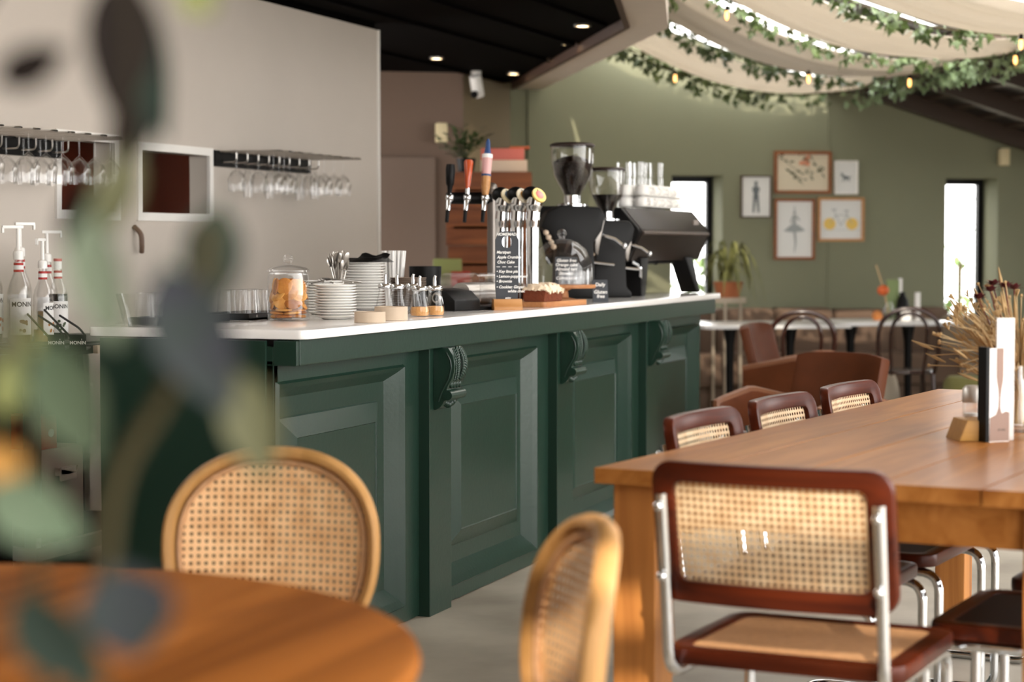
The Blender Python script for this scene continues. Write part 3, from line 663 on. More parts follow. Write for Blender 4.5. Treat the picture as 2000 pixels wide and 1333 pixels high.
pourer(1.255, -0.002, 0.012, 'glass sugar pourer with brown sugar, rightmost of the five')
pourer(1.45, 0.225, 0, 'empty glass sugar pourer right behind the taller pale wooden ring')
pourer(1.60, 0.225, 0, 'empty glass sugar pourer in the middle at the back')
pourer(1.55, 0.315, 0, 'empty glass sugar pourer beside the tall plate stack')
# pale wooden rings
def ringthing(x, y, h, R, label):
    o = mk('wooden_ring', MB().lathe([(R-0.007, 0), (R, 0.001), (R, h-0.001), (R-0.007, h), (R-0.007, 0)], 40), m['cork'], loc=(x, y, CZ)); tag(o, label, 'wooden ring', 'pale wooden rings on the worktop')
ringthing(0.60, -0.043, 0.036, 0.050, 'low pale wooden ring at the worktop front edge')
ringthing(0.82, -0.022, 0.046, 0.055, 'taller pale wooden ring beside the low one')
stack(1.97, 0.40, 17, 0.072, 0.0068, 'grey-brown saucer', 'the low dark stack', 'grey-brown saucers behind the pourers', mat('stoneware', '#7b6a5c', rough=0.5))
tp = mk('tip_jar', MB().lathe([(0, 0), (0.062, 0), (0.066, 0.165), (0.062, 0.165), (0.058, 0.005), (0, 0.005)], 28), m['black'], loc=(2.22, 0.43, CZ)); tag(tp, 'black round pot behind the grey-brown saucers', 'pot')
# trays and tumblers at the far left
def tray(x0, x1, y0, y1, label):
    o = mk('serving_tray', MB().box(x0, x1, y0, y1, CZ, CZ+0.006).ring([(x0, y0), (x1, y0), (x1, y1), (x0, y1)], [(x0+.01, y0+.01), (x1-.01, y0+.01), (x1-.01, y1-.01), (x0+.01, y1-.01)], CZ, CZ+0.022), m['blackm']); tag(o, label, 'tray', 'black trays on the worktop')
tray(0.22, 0.62, 0.47, 0.615, 'black tray with tumblers, half hidden behind the plant')
tray(0.66, 0.98, 0.42, 0.60, 'black tray with tumblers just behind the cookie jar')
tmb = mk('tumbler', MB().lathe([(0.034, 0), (0.036, 0.0), (0.030, 0.09), (0.027, 0.092), (0, 0.092), (0, 0.086), (0.026, 0.086), (0.034, 0)], 24), m['glass'])
k = 0
for j, (bx, by, wh) in enumerate(((0.28, 0.505, 'the half hidden tray'), (0.72, 0.455, 'the tray behind the jar'))):
    for i in range(6):
        o = tmb if k == 0 else tmb.copy()
        if k: COL.objects.link(o)
        k += 1; o.location = (bx + 0.085*(i % 3), by + 0.078*(i//3), CZ+0.007); tag(o, 'upturned clear tumbler on ' + wh, 'glass', 'tumblers on ' + wh)
gb = mk('glass_bowl', MB().lathe([(0, 0), (0.05, 0), (0.075, 0.10), (0.073, 0.10), (0.048, 0.005), (0, 0.005)], 28), m['glass'], loc=(0.10, 0.50, CZ)); tag(gb, 'clear glass ice bucket at the far end of the worktop', 'glass bowl')
# black ticket printer with clear cover
pt = thing('napkin_dispenser', 'low black dispenser box with a clear curved cover', 'dispenser', (1.90, 0.17, CZ), math.radians(-14))
prof = [(-0.10, 0), (0.10, 0), (0.10, 0.06), (0.02, 0.085), (-0.06, 0.075), (-0.10, 0.04)]
mk('housing', MB().prism([(y, z) for y, z in prof], -0.15, 0.02, Matrix(((0,0,1,0),(1,0,0,0),(0,1,0,0),(0,0,0,1)))), m['black'], pt, bevel=0.006)
mk('cover', MB().ring(rrect(0.19, 0.135, 0.03, 5, 0, 0.075), rrect(0.182, 0.127, 0.027, 5, 0, 0.075), 0.025, 0.24, Matrix(((0,0,1,0),(1,0,0,0),(0,1,0,0),(0,0,0,1)))).prism(rrect(0.19, 0.135, 0.03, 5, 0, 0.075), 0.022, 0.027, Matrix(((0,0,1,0),(1,0,0,0),(0,1,0,0),(0,0,0,1)))), m['glass'], pt)
mk('roller', MB().cyl(0.045, 0.03, 0.23, 20, Matrix(((0,0,1,0),(1,0,0,0),(0,1,0,0.06),(0,0,0,1)))), m['steel'], pt)
mk('base_plate', MB().box(0.02, 0.25, -0.095, 0.095, 0, 0.012), m['black'], pt)
mk('dial', MB().lathe([(0.018, -0.006), (0.022, 0), (0.018, 0.006), (0.013, 0.006), (0.013, -0.006), (0.018, -0.006)], 24, T(-0.155, -0.02, 0.05, 0, 0, PI/2)), m['steel'], pt)
# chalkboard menu paddle
cm = thing('menu_paddle', 'small chalkboard paddle with handwritten menu in an oak foot', 'chalkboard sign', (1.99, -0.005, CZ), math.radians(-58))
bw, bh = 0.046, 0.27
po = [(-bw, 0.03), (bw, 0.03), (bw, bh), (bw*0.62, bh+0.033), (-bw*0.62, bh+0.033), (-bw, bh)]
hole = [(0.02*math.cos(2*PI*i/24), 0.262+0.022*math.copysign(min(1, abs(1.15*math.sin(2*PI*i/24))), math.sin(2*PI*i/24))) for i in range(24)]
def polar(P, c, n=72):
    out = []
    for i in range(n):
        a = 2*PI*i/n; d = Vector((math.cos(a), math.sin(a))); best = None
        for j in range(len(P)):
            A = Vector(P[j]) - Vector(c); B = Vector(P[(j+1) % len(P)]) - Vector(c); e = B-A; den = d.x*e.y - d.y*e.x
            if abs(den) < 1e-12: continue
            t = (A.x*e.y - A.y*e.x)/den; s = (A.x*d.y - A.y*d.x)/den
            if t > 0 and -1e-6 <= s <= 1+1e-6 and (best is None or t < best): best = t
        out.append((c[0]+d.x*best, c[1]+d.y*best))
    return out
brd = mk('board', MB().ring(polar(po, (0, 0.262)), polar(hole, (0, 0.262)), -0.004, 0.004, UP), m['chalk'], cm, smooth=0)
tx = MB(); Yt = -0.0046
def line(s, z, x=-0.042, size=0.0165, al='LEFT'): put_text(tx, s, size, T(x, Yt, z), al, 0.25, 0.0004)
line('HOMEMADE', 0.291, 0, 0.0155, 'CENTER')
for s, z, x in (('Marzipan', 0.222, -0.042), ('Apple Crumble', 0.203, -0.040), ('Choc Cake', 0.184, -0.040), ('\u2022 Key lime pie', 0.148, -0.043), ('\u2022 Lemon-poppyseed', 0.129, -0.043), ('\u2022 Brownie', 0.110, -0.043), ('\u2022 Cookies: Ginger', 0.088, -0.043), ('white choc', 0.072, 0.002), ('enjoy', 0.046, -0.008), ('homemade', 0.036, -0.008)):
    line(s, z, x, 0.0150 if z > 0.06 else 0.010)
for i in range(4): tx.box(-0.042+0.023*i, -0.028+0.023*i, Yt-0.0003, Yt, 0.165, 0.167)
mk('chalk_writing', tx, m['chalktext'], brd, smooth=0)
mk('foot', MB().prism([(-0.030, 0), (0.030, 0), (0.030, 0.012), (0.022, 0.022), (0.020, 0.042), (-0.020, 0.042), (-0.022, 0.022), (-0.030, 0.012)], -0.056, 0.056, Matrix(((0,0,1,0),(1,0,0,0),(0,1,0,0),(0,0,0,1)))), m['framel'], cm, bevel=0.002)
# cake on a board, fluted glasses behind it
cb = mk('cutting_board', MB().prism(rrect(0.46, 0.17, 0.02, 5), 0, 0.022), m['board'], loc=(2.56, 0.02, CZ), bevel=0.003); cb.rotation_euler = (0, 0, math.radians(-4)); tag(cb, 'wooden cutting board under the iced loaf cake', 'cutting board')
def loaf(x, y, L, rz, label):
    t = thing('loaf_cake', label, 'cake', (x, y, CZ+0.022), rz, 'iced loaf cakes on the cutting board')
    mk('crumb', MB().prism([(-0.045, 0), (0.045, 0), (0.052, 0.05), (-0.052, 0.05)], -L/2, L/2, Matrix(((0,0,1,0),(1,0,0,0),(0,1,0,0),(0,0,0,1)))), m['sponge'], t, bevel=0.006)
    rn = random.Random(int(x*100))
    def f(u, v): e = 4*u*(1-u)*4*v*(1-v); return ((u-.5)*(L+0.004), (v-.5)*0.108, 0.047 + 0.020*min(1, e*3) + 0.006*math.sin(9*u*3)*math.sin(7*v*3+1) + rn.uniform(-.002, .002) - (0.012*abs(math.sin(u*23)) if v in (0.0, 1.0) else 0))
    mk('icing', MB().slab(f, 0.008, 24, 12), m['icing'], t)
loaf(2.42, -0.005, 0.19, math.radians(-4), 'front loaf cake with pale icing on the board')
loaf(2.64, 0.075, 0.19, math.radians(-2), 'second iced loaf cake, behind the front one')
wg = mk('stemless_glass', MB().lathe([(0, 0), (0.026, 0), (0.036, 0.03), (0.040, 0.06), (0.037, 0.10), (0.034, 0.13), (0.0325, 0.13), (0.0355, 0.10), (0.0385, 0.06), (0.034, 0.03), (0.024, 0.006), (0, 0.006)], 28), m['glass'])
for i, (x, y, lb) in enumerate(((2.58, 0.27, 'clear rounded glass behind the menu paddle, nearest to it'), (2.72, 0.235, 'clear rounded glass behind the loaf cakes, middle of three'), (2.88, 0.225, 'clear rounded glass behind the loaf cakes, next to the cake dome'))):
    o = wg if i == 0 else wg.copy()
    if i: COL.objects.link(o)
    o.location = (x, y, CZ); tag(o, lb, 'glass', 'rounded glasses behind the cakes')
# cake stand with glass dome
cs = thing('cake_stand', 'wooden cake stand with a clear glass dome on the worktop', 'cake stand', (3.10, 0.14, CZ))
mk('foot', MB().lathe([(0, 0), (0.075, 0), (0.07, 0.012), (0.03, 0.02), (0.026, 0.05), (0.05, 0.062), (0, 0.062)], 32), m['board'], cs)
mk('plate', MB().cyl(0.150, 0.062, 0.078, 48), m['board'], cs, bevel=0.004)
dm = mk('dome', MB().lathe([(0.138, 0.079), (0.138, 0.15), (0.130, 0.19), (0.108, 0.232), (0.075, 0.262), (0.035, 0.278), (0.012, 0.281)], 48), m['glass'], cs)
mk('knob', MB().ball(0.021, T(0, 0, 0.302), 20, 12).cyl(0.013, 0.278, 0.290, 16), m['glass'], dm)
def lab(sz): return mat
cl = mk('price_card', MB().box(-0.035, 0.035, -0.002, 0.002, 0, 0.10), m['chalk'], loc=(3.13, -0.03, CZ)); cl.rotation_euler = (math.radians(-12), 0, math.radians(-58)); tag(cl, 'small dark card with white writing under the cake dome', 'price card')
tx2 = MB()
for s, z in (('Daily', 0.078), ('Gluten', 0.045), ('free', 0.026)): put_text(tx2, s, 0.022, T(0, -0.003, z), 'CENTER', 0.2, 0.0004)
mk('writing', tx2, m['chalktext'], cl, smooth=0)
dc = mk('dome_card', MB().box(-0.05, 0.05, -0.002, 0.002, 0, 0.12), m['chalk'], loc=(3.13, 0.13, CZ+0.079)); dc.rotation_euler = (0, 0, math.radians(-62)); tag(dc, 'chalk menu card with white writing standing inside the glass dome', 'menu card')
tx3 = MB()
for s, z in (('Gluten free', 0.104), ('Orange cake', 0.085), ('Almond tart', 0.066), ('Brownie', 0.047), ('Carrot cake', 0.026)): put_text(tx3, s, 0.019, T(0, -0.003, z), 'CENTER', 0.2, 0.0005)
mk('writing', tx3, m['chalktext'], dc, smooth=0)
jr = mk('dessert_jar', MB().lathe([(0, 0), (0.032, 0), (0.034, 0.05), (0.032, 0.06), (0.030, 0.06), (0.031, 0.05), (0.029, 0.004), (0, 0.004)], 24), m['glass'])
for i, (x, y, lb) in enumerate(((3.03, 0.10, 'small glass dessert jar under the dome, in front of the card'), (3.08, 0.05, 'small glass dessert jar under the dome, rightmost'), (3.17, 0.06, 'small glass dessert jar under the dome, beside the card'))):
    o = jr if i == 0 else jr.copy()
    if i: COL.objects.link(o)
    o.location = (x, y, CZ+0.079); tag(o, lb, 'jar', 'dessert jars under the dome')
# beer taps: a row of three fat chrome fonts
def font(x, y, label, c1, c2):
    t = thing('beer_font', label, 'beer tap', (x, y, CZ), 0, 'fat chrome beer fonts'); 
    mk('column', MB().tube(catmull([(0, 0, 0), (0, 0, 0.10), (0, 0, 0.24), (0.0, 0.0, 0.33), (0, -0.004, 0.40), (0, -0.012, 0.445)], 5), [0.026]*6 + [0.026]*5 + [0.027]*5 + [0.030]*5 + [0.035]*5, 20), m['chrome'], t)
    hd = mk('head', MB().ball(0.038, T(0, 0.004, 0.460), 24, 14, 0.9, 1.05, 0.85), m['black'], t)
    M = T(-0.014, -0.030, 0.452) @ Matrix.Rotation(math.radians(-30), 4, 'Z') @ Matrix.Rotation(math.radians(60), 4, 'X')
    md = mk('medallion', MB().lathe([(0, 0), (0.033, 0), (0.033, 0.008), (0, 0.011)], 28, M), mat('badge_' + c1.strip('#'), c1, rough=0.3), t)
    mk('badge_mark', MB().lathe([(0, 0.0105), (0.019, 0.0105), (0.016, 0.0125), (0, 0.013)], 24, M), mat('mark_' + c2.strip('#'), c2, rough=0.3), md)
font(2.559, 0.224, 'fat chrome beer font with blue-grey badge, leftmost of three', '#d9c9a0', '#4a607a')
font(2.532, 0.147, 'fat chrome beer font with cream badge, middle of three', '#e4d8bc', '#b98a4a')
font(2.506, 0.070, 'fat chrome beer font with yellow and pink badge, rightmost', '#e2c26a', '#d98a84')
db = mk('drip_base', MB().box(2.50, 2.86, 0.03, 0.30, CZ, CZ+0.0), m['steel']) if False else None
# tap rail on a grey post with three handles
tr = thing('tap_tower', 'grey tap tower with three branded handles on a cross rail', 'beer tap', (2.93, 0.405, CZ))
mk('post', MB().cyl(0.021, 0, 0.50, 20).ball(0.024, T(0, 0, 0.50)), m['grey'], tr)
ax_ = Vector((-0.20, 0.13, 0))      # along the rail in plan
U = Vector((-0.47, 0.88, 0)).normalized()
mk('rail', MB().tube([(0, 0, 0.455), tuple(U*0.20 + Vector((0, 0, 0.455)))], 0.026, 18), m['black'], tr)
for k, (d, hc, hh, nm) in enumerate(((0.185, 'black', 0.12, 'handle'), (0.108, 'redh', 0.12, 'handle'), (0.030, 'multi', 0.17, 'handle'))):
    p = U*d; fx, fy = p.x - 0.055, p.y - 0.02; z = 0.455
    fc = mk('faucet', MB().tube([(p.x, p.y, z), (fx, fy, z), (fx-0.012, fy, z-0.02), (fx-0.02, fy, z-0.055)], [0.013, 0.013, 0.012, 0.010], 12).ball(0.019, T(fx, fy, z)), m['chrome'], tr)
    mk('spout', MB().tube([(fx-0.02, fy, z-0.05), (fx-0.034, fy, z-0.105)], [0.009, 0.008], 10), m['black'], fc)
    b = MB()
    if hc == 'black': b.lathe([(0.008, 0.0), (0.012, 0.04), (0.018, 0.05), (0.021, 0.11), (0.018, 0.135), (0, 0.135)], 16, T(fx, fy, z+0.01, 0, 0, 0.10)); mk('handle', b, m['black'], tr); mk('handle_collar', MB().cyl(0.009, 0, 0.045, 12, T(fx, fy, z+0.005, 0, 0, 0.1)), m['chrome'], tr)
    if hc == 'redh': b.lathe([(0.008, 0.02), (0.013, 0.06), (0.021, 0.145), (0.017, 0.155), (0, 0.155)], 16, T(fx, fy, z+0.01, 0, 0, 0.12)); mk('handle', b, mat('red_amber', '#b04a24', rough=0.2), tr); mk('handle_collar', MB().cyl(0.010, 0, 0.04, 12, T(fx, fy, z+0.005, 0, 0, 0.12)), m['chrome'], tr)
    if hc == 'multi':
        M = T(fx, fy, z+0.01, 0, 0, 0.16)
        h = mk('handle', MB().lathe([(0.013, 0.0), (0.020, 0.045), (0.020, 0.085), (0, 0.085)], 16, M), m['framel'], tr)
        mk('blue_band', MB().lathe([(0.021, 0.085), (0.021, 0.094), (0, 0.094)], 16, M), mat('band_blue', '#24406c', rough=0.4), h)
        mk('pink_sleeve', MB().lathe([(0.0195, 0.094), (0.022, 0.165), (0.0, 0.165)], 16, M), mat('sleeve_pink', '#d3a3a0', rough=0.4), h)
        mk('white_cap', MB().lathe([(0.0235, 0.165), (0.0235, 0.182), (0, 0.182)], 16, M), m['white'], h)
        mk('blue_tip', MB().lathe([(0.016, 0.182), (0.011, 0.215), (0.010, 0.235), (0.004, 0.25), (0, 0.25)], 16, M), mat('tip_blue', '#1d3d6e', rough=0.4), h)
# coffee grinders
def grinder(x, y, s, rz, label, beans):
    t = thing('coffee_grinder', label, 'coffee grinder', (x, y, CZ), rz, 'black coffee grinders'); t.scale = (s, s, s)
    mk('body', MB().prism([(-0.10, 0), (0.13, 0), (0.13, 0.03), (0.10, 0.06), (0.09, 0.26), (0.13, 0.32), (0.145, 0.39), (0.12, 0.43), (-0.06, 0.44), (-0.13, 0.41), (-0.16, 0.34), (-0.11, 0.30), (-0.08, 0.24), (-0.09, 0.05)], -0.075, 0.075, UP), m['black'], t, bevel=0.012)
    mk('collar', MB().lathe([(0, 0.435), (0.072, 0.435), (0.072, 0.444), (0.042, 0.45), (0.040, 0.485), (0, 0.485)], 32, T(0.0, 0, 0)), m['chrome'], t)
    hp = mk('hopper', MB().lathe([(0.040, 0.485), (0.052, 0.51), (0.088, 0.575), (0.101, 0.64), (0.103, 0.715), (0.100, 0.715), (0.098, 0.64), (0.085, 0.577), (0.048, 0.512), (0.036, 0.487)], 40), m['glass'], t)
    top = 0.655 if beans > 1 else 0.585
    pr = [(0, 0.49), (0.036, 0.49), (0.047, 0.514), (0.083, 0.580)] + ([(0.094, 0.64), (0.05, top+0.01), (0, top+0.02)] if beans > 1 else [(0.04, 0.575), (0, 0.57)])
    mk('coffee_beans', MB().lathe(pr, 40), m['bean'], t)
    mk('lid', MB().lathe([(0, 0.715), (0.106, 0.715), (0.106, 0.724), (0.09, 0.732), (0, 0.735)], 40), mat('grinder_lid', '#2a1c16', rough=0.4), t, bevel=0.002)
    ch = mk('dosing_chute', MB().prism([(0.10, 0.22), (0.118, 0.20), (0.135, 0.30), (0.150, 0.37), (0.10, 0.38)], -0.03, 0.03, UP), mat('smoked_chrome', '#6e6a66', rough=0.25, metal=1.0), t, bevel=0.006)
    mk('lever', MB().tube([(0.14, 0, 0.30), (0.20, -0.02, 0.28), (0.24, -0.02, 0.25)], 0.007, 8).ball(0.014, T(0.245, -0.02, 0.248)), m['chrome'], ch)
    mk('fork', MB().tube([(0.10, -0.04, 0.17), (0.19, -0.04, 0.16), (0.19, 0.04, 0.16), (0.10, 0.04, 0.17)], 0.007, 8), m['chrome'], t)
    for k in range(4): mk('knob', MB().ball(0.013, T(-0.135+0.012*k, -0.078, 0.31-0.022*k)), m['cork'], t)
grinder(3.705, 0.289, 1.0, math.radians(-64), 'tall black coffee grinder with a full bean hopper, in front', 2)
grinder(3.90, 0.18, 0.85, math.radians(-60), 'smaller black coffee grinder behind, its hopper nearly empty', 1)
# espresso machine
em = thing('espresso_machine', 'black espresso machine with bulging back panel at the counter end', 'espresso machine', (4.62, 0.0, CZ), math.radians(-2))
YZ = Matrix(((0,0,1,0),(1,0,0,0),(0,1,0,0),(0,0,0,1)))
bp = [(0.09, 0.175), (0.035, 0.300), (0.028, 0.318), (0.036, 0.334), (0.125, 0.435), (0.53, 0.445), (0.56, 0.41), (0.52, 0.24), (0.50, 0.16)]
mk('body', MB().prism(bp, -0.56, 0.58, YZ), mat('machine_brown_black', '#1c1512', rough=0.38, metal=0.0, spec=0.3), em, bevel=0.006)
mk('side_panel', MB().prism([(y*1.0 + (0.004 if y < 0.3 else 0.01), z) for y, z in bp], -0.60, -0.56, YZ), m['black'], em, bevel=0.006)
mk('side_panel', MB().prism([(y + (0.004 if y < 0.3 else 0.01), z) for y, z in bp], 0.58, 0.615, YZ), m['black'], em, bevel=0.006)
mk('bright_strip', MB().tube([(-0.555, 0.031, 0.312), (0.575, 0.031, 0.312)], 0.010, 10), mat('strip_metal', '#6a5c56', rough=0.3, metal=0.8), em)
mk('badge', MB().box(0.40, 0.49, 0.055, 0.062, 0.360, 0.385, T(0, 0.002, 0)), mat('badge_metal', '#8a7c74', rough=0.4, metal=0.5), em)
for (xx, lean) in ((-0.46, -0.02), (0.30, 0.17)):
    mk('leg', MB().prism([(xx, 0.19), (xx+0.13, 0.19), (xx+0.10+lean, 0.0), (xx+0.03+lean, 0.0)], -0.16, -0.07, UP), m['black'], em, bevel=0.005)
    mk('leg', MB().prism([(xx, 0.19), (xx+0.13, 0.19), (xx+0.10+lean, 0.0), (xx+0.03+lean, 0.0)], -0.50, -0.42, UP), m['black'], em, bevel=0.005)
mk('drip_tray', MB().box(-0.45, 0.30, 0.30, 0.52, 0.03, 0.07), m['steel'], em, bevel=0.005)
mk('group_heads', MB().cyl(0.035, 0.12, 0.18, 20, T(-0.25, 0.42, 0)).cyl(0.035, 0.12, 0.18, 20, T(0.1, 0.42, 0)), m['chrome'], em)
mk('steam_pipe', MB().tube(catmull([(-0.50, 0.10, 0.17), (-0.47, 0.07, 0.14), (-0.44, 0.08, 0.08), (-0.42, 0.10, 0.03)], 5), 0.008, 8), m['chrome'], em)
mk('under_rail', MB().tube([(-0.42, 0.14, 0.165), (0.36, 0.14, 0.165)], 0.008, 8).ball(0.014, T(-0.2, 0.14, 0.165)).ball(0.014, T(0.0, 0.14, 0.165)), m['black'], em)
# cups and tumblers on the machine
cup0 = thing('espresso_cup', 'upturned white cup', 'cup', (0, 0, 0), 0, 'white cups on the espresso machine')
mk('bowl', MB().lathe([(0.047, 0), (0.049, 0.003), (0.048, 0.03), (0.042, 0.058), (0.030, 0.062), (0.028, 0.068), (0, 0.066)], 24), m['white'], cup0)
mk('handle', MB().tube([(0.046, 0, 0.012), (0.066, 0, 0.014), (0.070, 0, 0.030), (0.060, 0, 0.046), (0.043, 0, 0.048)], 0.005, 6), m['white'], cup0)
MZ = CZ + 0.447
k = 0
for lay in range(2):
    for row in range(2):
        for i in range(9):
            x = 4.46 + 0.083*i; y = 0.165 + 0.085*row - 0.0036*i*0 ; lbl = 'white cup, %s along the %s row of the %s layer on the machine' % (ORD[i], ('front', 'rear')[row], ('lower', 'upper')[lay])
            r_ = math.radians(-115 + 9*((i*7+lay*3+row) % 5))
            if k == 0: cup0.location = (x, y, MZ); cup0.rotation_euler = (0, 0, r_); cup0['label'] = lbl; cup0.scale = (0.81, 0.81, 0.81)
            else: dup(cup0, (x, y, MZ + lay*0.0565), r_, lbl)
            k += 1
gl0 = mk('stacked_tumbler', MB().lathe([(0.034, 0), (0.036, 0), (0.040, 0.082), (0.0385, 0.082), (0.033, 0.008), (0, 0.008), (0, 0.0)], 12), m['glass'], smooth=20)
k = 0
for c_, (x, y, n) in enumerate(((5.02, 0.36, 3), (5.08, 0.445, 3), (5.20, 0.30, 3), (5.17, 0.38, 3))):
    for j in range(n):
        o = gl0 if k == 0 else gl0.copy()
        if k: COL.objects.link(o)
        k += 1; o.location = (x, y, MZ + 0.084*j)
        tag(o, 'ribbed clear tumbler, %s level of the %s glass stack on the machine' % (('bottom', 'middle', 'top')[j], ('nearest', 'rear', 'front right', 'rear right')[c_]), 'glass', 'tumbler stacks on the espresso machine')
# ------------------------------------------------------------------ glass racks on the bar wall
def rack(x0, x1, z, n, reach, label):
    t = thing('glass_rack', label, 'glass rack', (x0, 2.0, z))
    mk('wall_strip', MB().box(0, x1-x0, -0.022, -0.001, -0.042, 0.035), m['black'], t, smooth=0, bevel=0.002)
    for i in range(n):
        x = 0.07 + (x1-x0-0.14)*i/(n-1)
        mk('rail', MB().tube(fillet([(x-0.019, -0.02, 0.03), (x-0.019, -reach, 0.03), (x+0.019, -reach, 0.03), (x+0.019, -0.02, 0.03)], 0.012, 4), 0.0042, 7).tube(fillet([(x, -0.02, -0.02), (x, -0.10, -0.02), (x, -0.10, 0.028)], 0.02, 4), 0.004, 6), m['steel'], t)
    return [x0 + 0.07 + (x1-x0-0.14)*i/(n-1) for i in range(n)]
xsR = rack(3.335, 4.40, 1.715, 9, 0.34, 'wire glass rack beside the square wall opening, full of stemmed glasses')
xsL = rack(0.90, 1.99, 1.695, 9, 0.42, 'wire glass rack above the syrup bottles, half hidden behind the plant')
def wineglass(Rb, hb, hs, flute=False):     # hangs upside down: foot at z=0
    if flute: pr = [(0, 0), (0.033, 0), (0.033, -0.003), (0.004, -0.008), (0.0038, -0.07), (0.012, -0.085), (0.024, -0.12), (0.026, -0.17), (0.022, -0.225), (0.021, -0.225), (0.025, -0.17), (0.023, -0.12), (0, -0.085)]
    else: pr = [(0, 0), (0.036, 0), (0.036, -0.003), (0.0042, -0.009), (0.0038, -hs), (0.012, -hs-0.006), (Rb*0.72, -hs-0.028), (Rb, -hs-hb*0.48), (Rb*0.86, -hs-hb), (Rb*0.84, -hs-hb), (Rb*0.97, -hs-hb*0.48), (Rb*0.69, -hs-0.031), (0, -hs-0.008)]
    return MB().lathe(pr, 28)
gA = mk('wine_glass', wineglass(0.046, 0.115, 0.085), m['glass']); gF = mk('champagne_flute', wineglass(0, 0, 0, True), m['glass'])
usedA = usedF = False
def hang(x, y, z, fl, label, grp):
    global usedA, usedF
    src = gF if fl else gA; first = not (usedF if fl else usedA)
    o = src if first else src.copy()
    if not first: COL.objects.link(o)
    if fl: usedF = True
    else: usedA = True
    o.location = (x, y, z); tag(o, label, 'glass', grp)
for i, x in enumerate(xsR):
    for j, y in enumerate((1.90, 1.76)):
        if j == 1 and i in (0, 3, 4): continue
        fl = (i, j) in ((3, 0), (5, 1), (6, 0), (1, 0))
        hang(x, y, 1.751, fl, '%s hanging on the %s rail from the wall opening, %s' % ('slim champagne flute' if fl else 'stemmed wine glass', ORD[i], ('close to the wall', 'at the rail tip')[j]), 'glasses hanging beside the wall opening')
for i, x in enumerate(xsL):
    if i < 1: continue
    for j, y in enumerate((1.88, 1.70)):
        if (i, j) in ((2, 1), (8, 0)): continue
        hang(x, y, 1.731, False, 'stemmed wine glass on the %s rail above the syrup bottles, %s' % (ORD[i], ('close to the wall', 'at the rail tip')[j]), 'glasses hanging above the syrups')
# things seen in the kitchen behind the openings
o = mk('coat', MB().lathe([(0, 0), (0.10, 0.0), (0.09, 0.2), (0.05, 0.30), (0.065, 0.36), (0.05, 0.42), (0, 0.43)], 20), m['black'], loc=(3.02, 2.75, 1.34)); tag(o, 'dark round-topped shape standing in the kitchen beyond the right wall opening', 'kitchen equipment')
pl_ = mk('kitchen_stand', MB().box(2.85, 3.2, 2.6, 2.9, 0, 1.34), m['brownwall']); tag(pl_, 'brown stand in the kitchen under the dark shape', 'stand')
o = mk('kitchen_shelf', MB().box(2.02, 2.60, 2.45, 2.9, 1.40, 1.455).box(2.02, 2.06, 2.45, 2.9, 0, 1.4).box(2.56, 2.60, 2.45, 2.9, 0, 1.4), m['black']); tag(o, 'black kitchen shelf seen through the left wall opening', 'shelf')
hk = mk('wall_hook', MB().tube(catmull([(2.60, 1.995, 1.375), (2.60, 1.96, 1.34), (2.60, 1.955, 1.29), (2.615, 1.965, 1.26)], 5), [0.012]*16, 8), mat('hook_brown', '#6b5648', rough=0.5)); tag(hk, 'brown curved hook on the bar wall between the openings', 'hook')
# ------------------------------------------------------------------ back bench with syrups
bb = thing('back_bench', 'white framed steel bench against the bar wall with syrup rack on top', 'bench', (0.87, 1.39, 0))
mk('bench_top', MB().box(-0.02, 1.18, -0.03, 0.55, 0.885, 0.92), m['blackm'], bb, smooth=0, bevel=0.003)
mk('front_edge', MB().box(0.35, 1.18, -0.05, -0.03, 0.885, 0.915), m['cork'], bb)
for (x, y) in ((0, 0), (1.13, 0), (0, 0.50), (1.13, 0.50)): mk('leg', MB().box(x, x+0.045, y, y+0.045, 0, 0.885), m['bin'] if False else m['whiteedge'] if (x, y) == (0, 0) and False else m['steel'], bb)
mk('lower_frame', MB().box(0.0, 1.175, -0.002, 0.03, 0.150, 0.20).box(-0.002, 0.03, 0.0, 0.55, 0.150, 0.20), mat('pale_frame', '#b5aca4', rough=0.5), bb)
mk('lower_shelf', MB().box(0.03, 1.17, 0.03, 0.54, 0.155, 0.17), m['blackm'], bb)
mk('shade_sheet', MB().box(0.05, 1.125, 0.53, 0.548, 0.1, 0.88), m['black'], bb)  # black sheet added to stand for the shade under the bench
mk('bracket', MB().box(0.005, 0.028, -0.006, -0.002, 0.20, 0.235), m['whiteedge'], bb)
bn = thing('storage_bin', 'pale flat-fronted bin with a cup handle under the back bench', 'bin', (1.17, 1.50, 0.17))
mk('bin_body', MB().box(-0.10, 0.20, 0, 0.30, 0, 0.36), m['bin'], bn, bevel=0.005)
mk('cup_handle', MB().box(0.0, 0.11, -0.028, 0.0, 0.255, 0.285).box(0.0, 0.11, -0.028, -0.02, 0.235, 0.285), mat('handle_pale', '#c2b5a8', rough=0.5), bn, bevel=0.004)
rx = mk('red_box', MB().box(1.07, 1.19, 1.50, 1.68, 0.53, 0.655), m['red'], bevel=0.003); tag(rx, 'red carton on the pale bin under the back bench', 'box')
tx = MB(); tx.ball(0.02, T(1.15, 1.4995, 0.59), 12, 8, 1, 0.05, 0.8); mk('lettering', tx, m['whitep'], rx)
bk2 = mk('back_cabinet', MB().box(-1.6, 0.82, 1.45, 1.98, 0, 0.90), m['black'], bevel=0.005); tag(bk2, 'black back cabinet beside the steel bench', 'cabinet')
